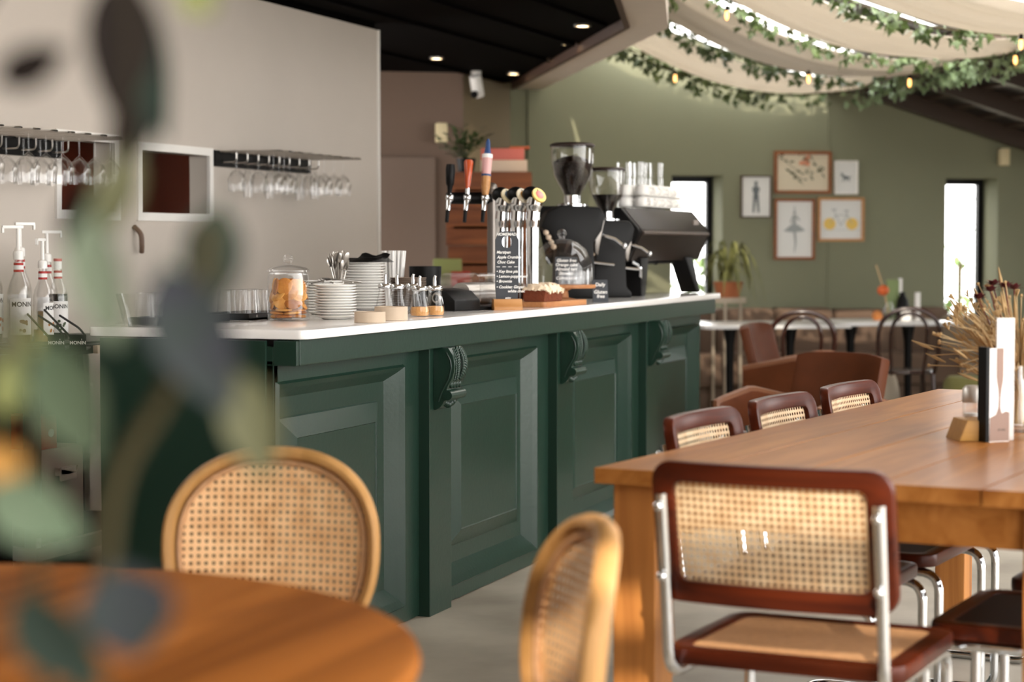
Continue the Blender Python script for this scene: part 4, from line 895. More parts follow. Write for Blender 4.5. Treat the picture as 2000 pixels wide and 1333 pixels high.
# syrup rack: black tiers with name plates
sr_ = thing('syrup_rack', 'black wire syrup rack with two lettered front plates', 'bottle rack', (0.87, 1.39, 0.92))
mk('rack_base', MB().box(0.0, 0.95, 0.0, 0.44, 0, 0.008), m['black'], sr_)
mk('rack_base_rear', MB().box(0.10, 0.55, 0.14, 0.44, 0.008, 0.012), m['black'], sr_)
for k, (x, y) in enumerate(((0.772, 1.265), (0.800, 1.195))):
    p = mk('front_plate', MB().box(0, 0.058, -0.003, 0.003, 0, 0.055).box(0.0, 0.058, 0.003, 0.14, 0, 0.006), m['black'], sr_); p.location = (x-0.87, y-1.39, 0.0); p.rotation_euler = (0, 0, HEAD - PI/2 + 0.10)
    tb_ = MB(); put_text(tb_, 'MONIN', 0.0165, T(0.029, -0.0034, 0.026), 'CENTER', 0, 0.0005); tb_.box(0.0415, 0.0432, -0.0036, -0.0033, 0.035, 0.041); mk('lettering', tb_, m['chalktext'], p, smooth=0)
    mk('side_wire', MB().tube(fillet([(-0.06, 0.22, 0.115), (0.03, 0.05, 0.075), (0.055, 0.002, 0.05)], 0.03, 4), 0.004, 6).tube(fillet([(-0.12, 0.26, 0.135), (-0.03, 0.05, 0.075), (0.0, 0.002, 0.05)], 0.03, 4), 0.004, 6), m['black'], p)
def bottle(x, y, label, syr, fill, pump, capcol='white', s=1.0, turn=0.0, lab=None):
    t = thing('syrup_bottle', label, 'bottle', (x, y, 0.932), turn, 'syrup bottles on the rack'); t.scale = (s, s, s)
    g = [(0, 0), (0.035, 0), (0.037, 0.004), (0.037, 0.165), (0.0345, 0.178), (0.030, 0.195), (0.018, 0.225), (0.0145, 0.24), (0.014, 0.285), (0.0125, 0.285), (0.0125, 0.24), (0.016, 0.224), (0.028, 0.193), (0.0345, 0.165), (0.0345, 0.006), (0, 0.004)]
    mk('glass_body', MB().lathe(g, 28), m['glass'], t)
    mk('syrup', MB().lathe([(0, 0.005), (0.034, 0.006), (0.034, fill), (0, fill)], 24), syr, t)
    a = 1.15
    lb = mk('label', MB().lathe([(0.0375, 0.03), (0.0375, 0.148)], 24, None, -PI/2-a, -PI/2+a), m['whitep'], t)
    lt = MB(); put_text(lt, 'MONIN', 0.0215, T(0, 0, 0.128), 'CENTER', 0, 0.0005, wrap=0.0379); mk('lettering', lt, m['ink'], lb, smooth=0)
    pc = MB(); rn = random.Random(int(x*1000))
    for i in range(9): px, pz = rn.uniform(-.022, .022), rn.uniform(0.04, 0.075); q = 0.0381; pc.ball(rn.uniform(.004, .007), T(q*math.sin(px/q), -q*math.cos(px/q), pz, px/q), 8, 6, 1, 0.08, 1)
    mk('fruit_print', pc, lab or m['orange'], lb)
    nb = mk('neck_band', MB().lathe([(0.0162, 0.232), (0.0155, 0.262)], 20), m['red'], t); mk('neck_stripe', MB().lathe([(0.0166, 0.240), (0.0162, 0.254)], 20), m['whitep'], nb)
    if pump:
        p = mk('pump', MB().lathe([(0.017, 0.272), (0.017, 0.294), (0.0145, 0.300), (0.007, 0.303), (0.0062, 0.375), (0, 0.375)], 20).box(-0.052, 0.016, -0.0065, 0.0065, 0.372, 0.382).box(-0.054, -0.047, -0.005, 0.005, 0.358, 0.376), m['white'], t, bevel=0.001)
    else:
        mk('cap', MB().lathe([(0.0155, 0.268), (0.0155, 0.305), (0, 0.305)], 20), m['whitep'], t); mk('cap_top', MB().lathe([(0.0158, 0.297), (0.0158, 0.307), (0, 0.307)], 20), mat('pink_red', '#b8484a', rough=0.5), t)
FC = math.radians(-52)
bottle(0.926, 1.484, 'pump syrup bottle with a wide printed label, in the front row', m['syrupd'], 0.045, True, turn=math.radians(-38), s=1.12, lab=m['crate'])
bottle(1.177, 1.645, 'pump syrup bottle standing behind the wide-labelled one', m['syrupa'], 0.12, True, turn=math.radians(-210), s=1.16)
bottle(1.009, 1.437, 'pump syrup bottle with clear shoulders and its label turned aside', m['syrupa'], 0.05, True, turn=math.radians(10), s=1.0, lab=m['dryorange'])
bottle(1.261, 1.582, 'pump syrup bottle behind the one with its label turned aside', m['syrupa'], 0.10, True, turn=math.radians(-230), s=1.08)
bottle(1.216, 1.505, 'dark syrup bottle with a pink cap and no pump, end of the row', m['syrupd'], 0.175, False, turn=math.radians(-50), lab=m['leaf'])
bottle(0.907, 1.592, 'pump syrup bottle at the picture edge, dark neck ring', m['syrupd'], 0.10, True, turn=math.radians(0), s=1.22)
# ------------------------------------------------------------------ crates behind the bar
CR = HEAD - PI/2
ck0 = thing('wooden_crate', 'wooden crate at the bottom of the crate stack behind the taps', 'crate', (6.95, 1.92, 0.58), CR, 'wooden crates stacked behind the bar')
def crate(t):
    mk('boards', MB().box(-0.27, 0.27, -0.17, -0.155, 0.0, 0.105).box(-0.27, 0.27, -0.17, -0.155, 0.125, 0.235).box(-0.27, 0.27, 0.155, 0.17, 0.0, 0.235).box(-0.27, -0.255, -0.155, 0.155, 0, 0.235).box(0.255, 0.27, -0.155, 0.155, 0, 0.235).box(-0.255, 0.255, -0.155, 0.155, 0.0, 0.012), m['crate'], t, smooth=0)
    mk('corner_post', MB().box(-0.255, -0.225, -0.155, -0.125, 0.012, 0.235).box(0.225, 0.255, -0.155, -0.125, 0.012, 0.235), m['crate'], t)
crate(ck0)
st_ = mk('crate_bench', MB().box(6.3, 7.6, 1.55, 2.45, 0, 0.58), m['brownwall'], bevel=0.005); tag(st_, 'low brown cabinet behind the bar carrying the crates', 'cabinet')
for i, nm in enumerate(('second', 'third', 'fourth', 'topmost')):
    dup(ck0, (6.95 + 0.01*((i % 2)*2-1), 1.92, 0.58+0.238*(i+1)), CR + 0.03*(i % 2), 'wooden crate, %s from the bottom of the stack behind the taps' % nm if nm != 'topmost' else 'topmost wooden crate, under the cartons and the fern')
def carton(dx, dz, wd, h, mt, label, dy=0.0):
    o = mk('carton', MB().box(-wd/2, wd/2, -0.12, 0.12, 0, h), mt, bevel=0.003); p = Vector((math.cos(CR), math.sin(CR), 0))*dx + Vector((math.sin(HEAD)*0, 0, 0))
    q = Vector((-math.sin(CR), math.cos(CR), 0))*dy; o.location = (6.95+p.x+q.x, 1.92+p.y+q.y, dz); o.rotation_euler = (0, 0, CR); tag(o, label, 'box', 'cartons on the crates'); return o
ZT = 0.58 + 0.238*5
carton(0.10, ZT, 0.30, 0.075, mat('carton_white', '#c9b29c', rough=0.7), 'pale carton on the topmost crate, under the pink one')
carton(0.09, ZT+0.076, 0.28, 0.075, mat('carton_pink', '#c4685c', rough=0.7), 'pink carton on top of the pale carton')
carton(0.20, ZT+0.152, 0.13, 0.01, m['orange'], 'thin orange packet on the pink carton')
gbx = mk('green_packet', MB().box(-0.09, 0.09, -0.04, 0.04, 0, 0.17), mat('packet_green', '#8b9258', rough=0.7), bevel=0.01, loc=(6.52, 2.04, 0.58+0.46)); gbx.rotation_euler = (0, 0, CR)
tag(gbx, 'green and white packet in front of the crates beside the dispenser', 'packet')
pbx = mk('packet_stand', MB().box(6.40, 6.62, 1.86, 2.16, 0.58, 1.04), m['brownwall']); tag(pbx, 'brown box carrying the green packet before the crates', 'box')
rdp = mk('red_packet', MB().box(-0.06, 0.06, -0.03, 0.03, 0, 0.09), m['red'], bevel=0.006, loc=(6.47, 1.93, 1.04)); rdp.rotation_euler = (0, 0, CR); tag(rdp, 'red packet leaning before the green packet', 'packet')
def leafmesh(b, M, L, W, n=6, curl=0.15, fold=0.2):
    vs = []; fs = []
    for i in range(n+1):
        t = i/n; wd = W/2*math.sin(PI*min(1, t**0.8))**0.85*(1 if t < 1 else 0) + 0.0004; y = L*t; z = -curl*L*t*t
        vs += [(-wd, y, z + fold*wd), (0, y, z), (wd, y, z + fold*wd)]
    for i in range(n):
        for k in range(2): fs.append((i*3+k, i*3+k+1, i*3+k+4, i*3+k+3))
    N = len(vs); th = L*0.008
    vs += [(x, y, z-th) for x, y, z in vs]; fs += [tuple(N+q for q in f[::-1]) for f in fs]
    return b.add(vs, fs, M)
def aim(p, d, roll=0):
    d = Vector(d).normalized(); q = d.to_track_quat('Y', 'Z'); return Matrix.Translation(p) @ q.to_matrix().to_4x4() @ Matrix.Rotation(roll, 4, 'Y')
fp = thing('potted_fern', 'small dark fern in a pot on the topmost crate', 'plant', (6.90, 2.06, ZT), CR)
mk('pot', MB().lathe([(0, 0), (0.05, 0), (0.065, 0.09), (0.06, 0.09), (0, 0.085)], 20), m['black'], fp)
b = MB(); rn = random.Random(5)
for i in range(26):
    a = rn.uniform(0, 6.28); el = rn.uniform(0.3, 1.3); L = rn.uniform(0.10, 0.26); p0 = Vector((0, 0, 0.09)); d = Vector((math.cos(a)*math.cos(el), math.sin(a)*math.cos(el), math.sin(el)))
    b.tube([p0, p0+d*L*0.6, p0+d*L+Vector((0, 0, -0.02))], 0.002, 5)
    for k in range(5): leafmesh(b, aim(p0+d*L*(0.4+0.15*k), d + Vector((rn.uniform(-.9, .9), rn.uniform(-.9, .9), -0.3))), 0.055, 0.03)
mk('fronds', b, m['leaf'], fp)
# ------------------------------------------------------------------ far end: pictures
def pic(a0, a1, z0, z1, fm, fw_, label, draw, paper='#dcdcd8'):
    t = thing('framed_picture', label, 'picture'); t.matrix_world = FWM @ T((a0+a1)/2, -0.001, (z0+z1)/2); w_, h_ = (a1-a0)/2, (z1-z0)/2
    R = lambda e: [(-w_+e, -h_+e), (w_-e, -h_+e), (w_-e, h_-e), (-w_+e, h_-e)]
    mk('frame', MB().ring(R(0), R(fw_), 0.0, 0.028, UP), fm, t, smooth=0, bevel=0.003)
    pp = mk('print', MB().box(-w_+fw_, w_-fw_, -0.012, -0.002, -h_+fw_, h_-fw_), mat('paper_'+paper.strip('#'), paper, rough=0.8), t)
    for mt, shapes in draw:
        b = MB()
        for k, P in enumerate(shapes): b.prism([(x*w_*2, z*h_*2) for x, z in P], 0.0125, 0.0131 + 0.0003*k % 0.001, UP)
        mk('drawing', b, mt, pp, smooth=0)
def el(cx, cz, rx, rz, n=14, rot=0.0): return [(cx + rx*math.cos(2*PI*i/n)*math.cos(rot) - rz*math.sin(2*PI*i/n)*math.sin(rot), cz + rx*math.cos(2*PI*i/n)*math.sin(rot) + rz*math.sin(2*PI*i/n)*math.cos(rot)) for i in range(n)]
def limb(x0, z0, x1, z1, w0, w1):
    d = Vector((x1-x0, z1-z0)); n = Vector((-d.y, d.x)).normalized(); return [(x0+n.x*w0, z0+n.y*w0), (x0-n.x*w0, z0-n.y*w0), (x1-n.x*w1, z1-n.y*w1), (x1+n.x*w1, z1+n.y*w1)]
G1 = mat('sketch_dark', '#6a7072', rough=0.9); G2 = mat('sketch_mid', '#9da1a0', rough=0.9); LG = mat('print_leaf', '#4a4c38', rough=0.9); OF = mat('print_blossom', '#cf8a6c', rough=0.9); YL = mat('print_yellow', '#e2c068', rough=0.9)
pic(1.735, 1.989, 1.519, 1.858, m['framed'], 0.012, 'small framed pencil sketch of a standing figure, leftmost on the sage wall', [(G1, [el(0, 0.29, 0.055, 0.05), el(0, 0.345, 0.075, 0.018), limb(0, 0.24, 0, 0.03, 0.10, 0.075), limb(-0.11, 0.20, -0.06, 0.10, 0.03, 0.03), limb(0.11, 0.20, 0.05, 0.10, 0.03, 0.03), limb(-0.04, 0.04, -0.08, -0.38, 0.05, 0.03), limb(0.04, 0.04, 0.09, -0.38, 0.05, 0.03)])])
rn = random.Random(8); lv = []
for i in range(46):
    br = i % 4; t = rn.random(); cx = (-0.45+0.5*t, -0.02+0.2*t, 0.12+0.3*t, -0.3+0.35*t)[br]; cz = (0.42-0.45*t, 0.45-0.6*t, 0.40-0.55*t, 0.1-0.35*t)[br]
    lv.append(el(cx+rn.uniform(-.06, .06), cz+rn.uniform(-.06, .06), 0.032, 0.018, 8, rn.uniform(0, 3)))
pic(2.011, 2.491, 1.714, 2.056, m['frame'], 0.026, 'wide oak-framed botanical print of leafy branches, top of the group', [(LG, lv + [limb(-0.45, 0.40, 0.0, -0.05, 0.006, 0.004), limb(0.0, 0.45, 0.18, -0.15, 0.006, 0.004), limb(0.12, 0.42, 0.4, -0.15, 0.006, 0.004), limb(-0.3, 0.1, 0.02, -0.3, 0.006, 0.004)]), (OF, [el(0.05, 0.30, 0.05, 0.06), el(0.09, 0.36, 0.04, 0.05), el(-0.02, 0.22, 0.05, 0.05), el(0.08, 0.2, 0.05, 0.05)])], '#cfc4ac')
pic(2.519, 2.716, 1.711, 1.982, m['whiteedge'], 0.010, 'small white-framed print of a dark running animal', [(G1, [el(0.0, 0.0, 0.15, 0.055, 14, -0.15), el(-0.17, 0.07, 0.06, 0.045), limb(-0.10, -0.02, -0.16, -0.13, 0.025, 0.015), limb(0.10, -0.03, 0.16, -0.12, 0.025, 0.015), limb(0.0, -0.02, -0.02, -0.13, 0.02, 0.015), limb(0.14, 0.0, 0.24, 0.04, 0.02, 0.01), limb(-0.20, 0.09, -0.23, 0.16, 0.015, 0.005), limb(-0.15, 0.10, -0.16, 0.17, 0.015, 0.005)])])
pic(2.014, 2.357, 1.181, 1.675, m['frame'], 0.024, 'tall oak-framed pale drawing of a dancer on one leg, bottom left of group', [(G2, [el(0.0, 0.27, 0.035, 0.032), limb(0.0, 0.23, 0.0, 0.06, 0.035, 0.04), [(-0.27, -0.03), (-0.08, 0.075), (0.08, 0.075), (0.27, -0.02), (0.10, -0.045), (-0.08, -0.05)], limb(0.0, -0.02, 0.03, -0.22, 0.035, 0.022), limb(0.03, -0.22, 0.0, -0.38, 0.022, 0.010), limb(-0.03, 0.22, -0.10, 0.12, 0.018, 0.012), limb(0.03, 0.22, 0.13, 0.14, 0.018, 0.012), limb(-0.10, 0.12, 0.0, 0.09, 0.012, 0.01), limb(0.0, 0.30, 0.0, 0.38, 0.012, 0.008)])])
def ringp(cx, cz, r): return [el(cx, cz, r, r*1.05, 20)]
pic(2.379, 2.772, 1.330, 1.685, m['framel'], 0.022, 'light wood framed bicycle print with yellow round wheels, bottom right of group', [(YL, ringp(-0.24, -0.10, 0.13) + ringp(0.24, -0.10, 0.13)), (G2, [limb(-0.24, -0.10, -0.10, 0.10, 0.007, 0.007), limb(-0.10, 0.10, 0.14, 0.10, 0.007, 0.007), limb(0.14, 0.10, 0.24, -0.10, 0.007, 0.007), limb(-0.10, 0.10, 0.0, -0.14, 0.007, 0.007), limb(0.0, -0.14, 0.14, 0.10, 0.007, 0.007), limb(-0.12, 0.10, -0.14, 0.22, 0.007, 0.007), limb(-0.2, 0.22, -0.09, 0.23, 0.012, 0.010), limb(0.14, 0.10, 0.12, 0.20, 0.007, 0.007), limb(0.07, 0.20, 0.17, 0.20, 0.012, 0.012), limb(-0.4, -0.24, 0.4, -0.24, 0.003, 0.003)])])
# ------------------------------------------------------------------ banquette, tables, bentwood chairs
bq = thing('banquette', 'long taupe upholstered banquette along the sage wall', 'banquette'); bq.matrix_world = FWM
mk('base', MB().box(1.02, 3.42, -0.60, -0.02, 0.0, 0.20), m['velvet'], bq, bevel=0.01)
mk('seat_cushion', MB().box(1.0, 3.42, -0.66, -0.14, 0.20, 0.46), m['velvet'], bq, bevel=0.04, seg=3)
for i in range(5):
    a0 = 0.98 + 0.49*i
    mk('back_cushion', MB().box(a0, a0+0.482, -0.26, -0.02, 0.40, 0.80 - (0.012 if i == 3 else 0)), m['velvet'], bq, bevel=0.06, seg=4)
mk('end_section', MB().box(0.20, 0.72, -1.9, -0.9, 0.0, 0.46), m['velvet'], bq, bevel=0.04, seg=3)
mk('end_back', MB().box(0.18, 0.42, -1.95, -0.10, 0.40, 0.74), m['velvet'], bq, bevel=0.06, seg=4)
mk('end_back_right', MB().box(3.34, 3.55, -1.1, -0.02, 0.0, 0.74), m['beige'], bq, bevel=0.05, seg=3)
def ctable(a0, a1, b0, b1, label):
    t = thing('cafe_table', label, 'table', (0, 0, 0), 0, 'pale cafe tables by the banquette'); t.matrix_world = FWM @ T((a0+a1)/2, -(b0+b1)/2, 0)
    W, D_ = a1-a0, b1-b0
    mk('tabletop', MB().box(-W/2, W/2, -D_/2, D_/2, 0.725, 0.752), m['marble'], t, bevel=0.004)
    for s in ((-0.22, 0), (0.22, 0)): mk('leg', MB().lathe([(0.022, 0.02), (0.030, 0.60), (0.052, 0.725), (0, 0.725)], 16, T(s[0], s[1], 0)), m['black'], t)
    for s in ((-0.22, 0), (0.22, 0)): mk('foot', MB().lathe([(0, 0), (0.17, 0), (0.16, 0.012), (0.03, 0.03), (0, 0.03)], 24, T(s[0], s[1], 0)), m['black'], t)
ctable(0.78, 1.82, 1.55, 2.40, 'pale-topped cafe table by the banquette, nearer the bar counter'); ctable(1.86, 2.76, 1.20, 2.05, 'pale-topped cafe table by the banquette, carrying the small vase')
def bentwood(label):
    c = thing('bentwood_chair', label, 'chair', (0,0,0), 0, 'dark bentwood chairs'); W = m['bent']
    def hoop(hw, top, r, y0=-0.19):
        P = [(-hw*0.86, y0+0.02, 0.45), (-hw*0.97, y0-0.02, 0.58), (-hw, y0-0.05, 0.70)] 
        P += [(hw*math.cos(a), y0-0.06-0.02*math.sin(a), 0.70+(top-0.70)*math.sin(a)**0.8) for a in [PI - PI*i/12 for i in range(1, 12)]]
        P += [(hw, y0-0.05, 0.70), (hw*0.97, y0-0.02, 0.58), (hw*0.86, y0+0.02, 0.45)]; return MB().tube(catmull(P, 4), r, 10)
    mk('outer_hoop', hoop(0.195, 0.885, 0.0145), W, c); mk('inner_hoop', hoop(0.115, 0.855, 0.0115), W, c)
    mk('seat', MB().lathe([(0, 0.452), (0.19, 0.452), (0.205, 0.462), (0.20, 0.476), (0.18, 0.478), (0, 0.474)], 36), W, c)
    for s in (-1, 1):
        mk('leg', MB().tube(catmull([(s*0.165, -0.17, 0.46), (s*0.175, -0.21, 0.25), (s*0.20, -0.27, 0.0)], 5), [0.016]*5 + [0.015]*5 + [0.012], 10), W, c)
        mk('leg', MB().tube(catmull([(s*0.15, 0.14, 0.455), (s*0.16, 0.16, 0.25), (s*0.18, 0.19, 0.0)], 5), [0.017]*5 + [0.015]*5 + [0.012], 10), W, c)
    mk('ring_stretcher', MB().tube([(0.165*math.cos(2*PI*i/32), 0.165*math.sin(2*PI*i/32) - 0.01, 0.24) for i in range(32)], 0.009, 8, True), W, c); return c
bw0 = bentwood('dark bentwood chair at the cafe table nearer the bar counter'); p = FW(1.10, 3.45, 0); bw0.location = p; bw0.rotation_euler = (0, 0, FA + math.radians(-14)); bw0.scale = (1.02, 1.02, 1.0)
p = FW(1.98, 2.95, 0); dup(bw0, p, FA + math.radians(-12), 'dark bentwood chair at the cafe table with the small vase')
# small vase, menus and bottle on the far table
FT = 0.752
def onfar(name, mb, mt, a, b, z, label, cat, **k): o = mk(name, mb, mt, **k); o.matrix_world = FWM @ T(a, -b, z); return tag(o, label, cat)
vz = thing('bud_vase', 'small glass vase with an orange flower on the far cafe table', 'vase'); vz.matrix_world = FWM @ T(2.42, -1.52, FT)
mk('glass_body', MB().lathe([(0, 0), (0.04, 0), (0.055, 0.05), (0.03, 0.11), (0.033, 0.13), (0.03, 0.13), (0.027, 0.11), (0.05, 0.05), (0, 0.005)], 20), m['glass'], vz)
mk('stem', MB().tube([(0, 0, 0.02), (-0.02, 0, 0.15), (-0.05, 0, 0.20)], 0.003, 6).tube([(0, 0, 0.05), (-0.05, 0, 0.25), (-0.10, 0, 0.40)], 0.006, 6), m['straw'], vz)
mk('flower', MB().ball(0.045, T(-0.045, 0, 0.215), 14, 10, 1, 1, 0.85), m['orange'], vz); mk('dry_flower', MB().ball(0.04, T(-0.11, -0.06, 0.03), 12, 8), m['dryorange'], vz)
onfar('sauce_bottle', MB().lathe([(0, 0), (0.045, 0), (0.05, 0.08), (0.04, 0.14), (0.02, 0.18), (0.02, 0.20), (0, 0.20)], 20), m['black'], 2.545, 1.47, FT, 'dark squat bottle beside the small vase on the far table', 'bottle')
onfar('jam_jar', MB().lathe([(0, 0), (0.04, 0), (0.04, 0.09), (0.036, 0.09), (0, 0.085)], 18), m['white'], 2.50, 1.66, FT, 'white jar in front of the dark bottle on the far table', 'jar')
mg = onfar('menu_stand', MB().box(-0.07, 0.02, -0.012, 0.012, 0, 0.29), mat('menu_green', '#7f9060', rough=0.7), 2.52, 1.40, FT, 'green and white menu standing upright on the far table', 'menu'); mk('white_edge', MB().box(0.021, 0.045, -0.012, 0.012, 0, 0.30), m['whitep'], mg)
onfar('menu_card', MB().box(-0.015, 0.015, -0.02, 0.02, 0, 0.20), m['whitep'], 2.63, 1.55, FT, 'narrow white card standing beside the dark bottle', 'menu')
# ------------------------------------------------------------------ leather armchairs, pouf, cushion
def armchair(label):
    c = thing('armchair', label, 'armchair', (0,0,0), 0, 'tan leather armchairs')
    def back(u, v): x = (u-.5)*0.56; return (x, -0.24 - 0.12*v + 0.05*(2*u-1)**2, 0.36 + 0.47*v - 0.02*(2*u-1)**4*v)
    mk('backrest', MB().slab(back, 0.06, 12, 8), m['leather'], c, bevel=0.012)
    for s in (-1, 1):
        def arm(u, v): y = -0.30 + 0.60*u; return (s*(0.30 + 0.03*v), y, 0.22 + (0.42 - 0.10*abs(u-0.55)*1.2 + 0.08*(1-u)*0)*v)
        a = mk('armrest', MB().slab(arm, 0.06, 12, 6), m['leather'], c, bevel=0.012)
        mk('edge_piping', MB().tube([arm(i/12, 1) for i in range(13)] + [arm(1, 1-j/6) for j in range(1, 7)], 0.026, 8), m['leathertrim'], a)
    mk('seat_cushion', MB().box(-0.27, 0.27, -0.24, 0.32, 0.26, 0.42), m['leather'], c, bevel=0.04, seg=3)
    mk('seat_shell', MB().box(-0.28, 0.28, -0.26, 0.30, 0.20, 0.26), m['leather'], c, bevel=0.02)
    for x in (-0.25, 0.25):
        for y in (-0.24, 0.26): mk('leg', MB().tube([(x, y, 0.21), (x*1.1, y*1.1, 0)], [0.016, 0.010], 8), m['black'], c)
    return c
aA = armchair('tan leather armchair seen from the side near the counter end'); 
CAMR = Vector((math.sin(HEAD), -math.cos(HEAD), 0)); CAMF = Vector((math.cos(HEAD), math.sin(HEAD), 0))
aA.location = FW(0.90, 4.22, 0); aA.rotation_euler = (0, 0, face(tuple(CAMR*0.93 - CAMF*0.37)[:2]))
dup(aA, FW(0.14, 6.45, 0), face(tuple(-CAMR*0.72 - CAMF*0.69)[:2]), 'tan leather armchair behind the farthest cane chair, its back inner side lit', 0.93)
pf = mk('pouf', MB().lathe([(0, 0), (0.24, 0), (0.27, 0.04), (0.28, 0.22), (0.27, 0.40), (0.24, 0.44), (0, 0.45)], 32), m['olive']); pf.location = FW(2.43, 3.25, 0); tag(pf, 'round olive pouf on the floor beyond the pine table', 'pouf')
cu_ = mk('floor_cushion', MB().ball(0.17, None, 20, 12, 1, 0.8, 1.5), m['beige']); cu_.location = FW(1.98, 2.52, 0.25); cu_.rotation_euler = (0, 0, 0.4); tag(cu_, 'rounded beige cushion standing on the floor beside the olive pouf', 'cushion')
# ------------------------------------------------------------------ spider plant by the window, shrubs outside
ps = thing('spider_plant', 'spider plant with long drooping leaves on a stand by the left window', 'plant'); ps.matrix_world = FWM @ T(1.42, -0.75, 0)
mk('plant_stand', MB().cyl(0.14, 0.86, 0.90, 24).tube([(0.1, 0, 0), (0.1, 0, 0.86)], 0.012, 8).tube([(-0.1, 0.05, 0), (-0.1, 0.05, 0.86)], 0.012, 8).tube([(-0.05, -0.1, 0), (-0.05, -0.1, 0.86)], 0.012, 8), m['beige'], ps)
mk('pot', MB().lathe([(0, 0.90), (0.085, 0.90), (0.115, 1.02), (0.105, 1.02), (0, 1.0)], 24), m['pot'], ps)
b = MB(); rn = random.Random(4)
for i in range(34):
    a = rn.uniform(0, 6.28); L = rn.uniform(0.22, 0.42); up = rn.uniform(0.12, 0.34); wd = rn.uniform(0.010, 0.018); d = Vector((math.cos(a), math.sin(a), 0)); sd = Vector((-d.y, d.x, 0)); pts = []
    for k in range(9): t = k/8; pts.append(Vector((0, 0, 1.01)) + d*(L*0.75*t) + Vector((0, 0, up*4*t*(1-t)*0.9 + up*0.35*t - 0.30*L*t*t*2)))
    vs = []; fs = []
    for k, p in enumerate(pts): q = wd*math.sin(PI*min(0.98, 0.12+0.88*k/8)); vs += [p - sd*q, p + Vector((0, 0, -0.004)), p + sd*q]
    for k in range(8): fs += [(k*3, k*3+1, k*3+4, k*3+3), (k*3+1, k*3+2, k*3+5, k*3+4)]
    b.add(vs, fs)
mk('leaves', b, mat('spider_leaf', '#8c8c52', rough=0.6, col2='#5d6238', vscale=10), ps)
def shrub(a, b_, r, h, label, n=260):
    t = thing('garden_shrub', label, 'shrub', (0,0,0), 0, 'garden shrubs outside the windows'); t.location = FW(a, b_, 0); q = MB(); rn = random.Random(int(a*10))
    for i in range(n):
        u, v = rn.uniform(0, 6.28), rn.uniform(-1, 1); rr_ = r*rn.uniform(0.5, 1); p = Vector((rr_*math.cos(u)*math.sqrt(1-v*v), rr_*math.sin(u)*math.sqrt(1-v*v), h*0.55 + v*h*0.45)); leafmesh(q, aim(p, (rn.uniform(-1, 1), rn.uniform(-1, 1), rn.uniform(-.6, .6))), 0.16, 0.08, 3)
    mk('foliage', q, m['bush'], t); mk('stem', MB().tube([(0, 0, 0), (0, 0, h*0.6)], 0.03, 8), m['stem'], t)
shrub(2.6, -3.2, 0.9, 1.25, 'leafy green shrub outside the left window'); shrub(5.2, -2.6, 0.8, 0.95, 'low leafy shrub outside the right window'); shrub(5.9, -5.5, 1.0, 1.9, 'taller pale shrub farther outside the right window', 120)
tag(mk('garden_lawn', MB().box(14, 30, -14, 14, -0.14, -0.121), m['bush']), kind='structure')
# ------------------------------------------------------------------ bouquet, caddy and menus on the pine table
cd_ = thing('table_caddy', 'small wooden caddy block on the pine table holding the menus', 'caddy', TP(0.985, 0.575, TZ), TA)
mk('tray', MB().prism([(-0.065, 0), (0.05, 0), (0.05, 0.052), (-0.045, 0.052)], -0.055, 0.055, UP), wood('caddy_wood', '#b98a45', '#a07434', 'X', 1.5, 0.5), cd_, bevel=0.003)
cd_.location = TP(1.03, 0.575, TZ); cd_.rotation_euler = (0, 0, HEAD - PI/2 + math.radians(6))
R0 = HEAD - PI/2
def onT(t, s): p = TP(t, s, TZ); return (p.x, p.y, p.z)
mn = thing('drinks_menu', 'tall folded drinks menu with bottle shape, black spine, beside the caddy', 'menu', onT(0.965, 0.615), R0 + math.radians(24))
mk('spine', MB().box(-0.006, 0.004, -0.004, 0.030, 0, 0.235), m['black'], mn)
cvr = mk('cover', MB().box(0.004, 0.064, -0.004, 0.0, 0, 0.232), m['whitep'], mn)
brn = mat('menu_brown', '#8d7468', rough=0.7)
bot = [(0.012, 0.062), (0.020, 0.075), (0.026, 0.092), (0.029, 0.115), (0.030, 0.16), (0.022, 0.182), (0.019, 0.232), (0.044, 0.232), (0.046, 0.205), (0.047, 0.182), (0.040, 0.16), (0.037, 0.115), (0.040, 0.092), (0.047, 0.075), (0.055, 0.062)]
mk('bottle_print', MB().prism([(0.0245, 0.232), (0.0245, 0.165), (0.026, 0.150), (0.030, 0.132), (0.032, 0.110), (0.031, 0.085), (0.024, 0.068), (0.006, 0.060), (0.0045, 0.002), (0.0635, 0.002), (0.0635, 0.072), (0.054, 0.075), (0.041, 0.070), (0.0365, 0.085), (0.037, 0.110), (0.040, 0.132), (0.044, 0.150), (0.045, 0.165), (0.045, 0.232)], 0.0042, 0.0050, UP), brn, cvr, smooth=0)
lg = MB(); put_text(lg, 'drinks', 0.010, T(0.040, -0.0052, 0.030), 'CENTER', 0.3); mk('lettering', lg, m['ink'], cvr, smooth=0)
wm = mk('white_menu', MB().box(0, 0.046, -0.004, 0.004, 0, 0.305), m['whitep'], loc=onT(1.03, 0.620)); wm.rotation_euler = (0, 0, R0 + math.radians(8)); tag(wm, 'tall narrow white menu card standing behind the drinks menu', 'menu')
ss = thing('salt_shaker', 'clear glass salt shaker behind the wooden caddy', 'shaker', onT(1.15, 0.532), 0)
mk('glass_body', MB().lathe([(0, 0), (0.027, 0), (0.028, 0.01), (0.026, 0.085), (0.024, 0.085), (0.025, 0.01), (0, 0.006)], 24), m['glass'], ss)
mk('salt', MB().lathe([(0, 0.006), (0.0245, 0.007), (0.0242, 0.055), (0, 0.056)], 20), m['whitep'], ss)
mk('lid', MB().lathe([(0.0275, 0.083), (0.0285, 0.09), (0.027, 0.118), (0.02, 0.126), (0, 0.128)], 24), mat('lid_satin', '#cfcac4', rough=0.35, metal=0.6), ss)
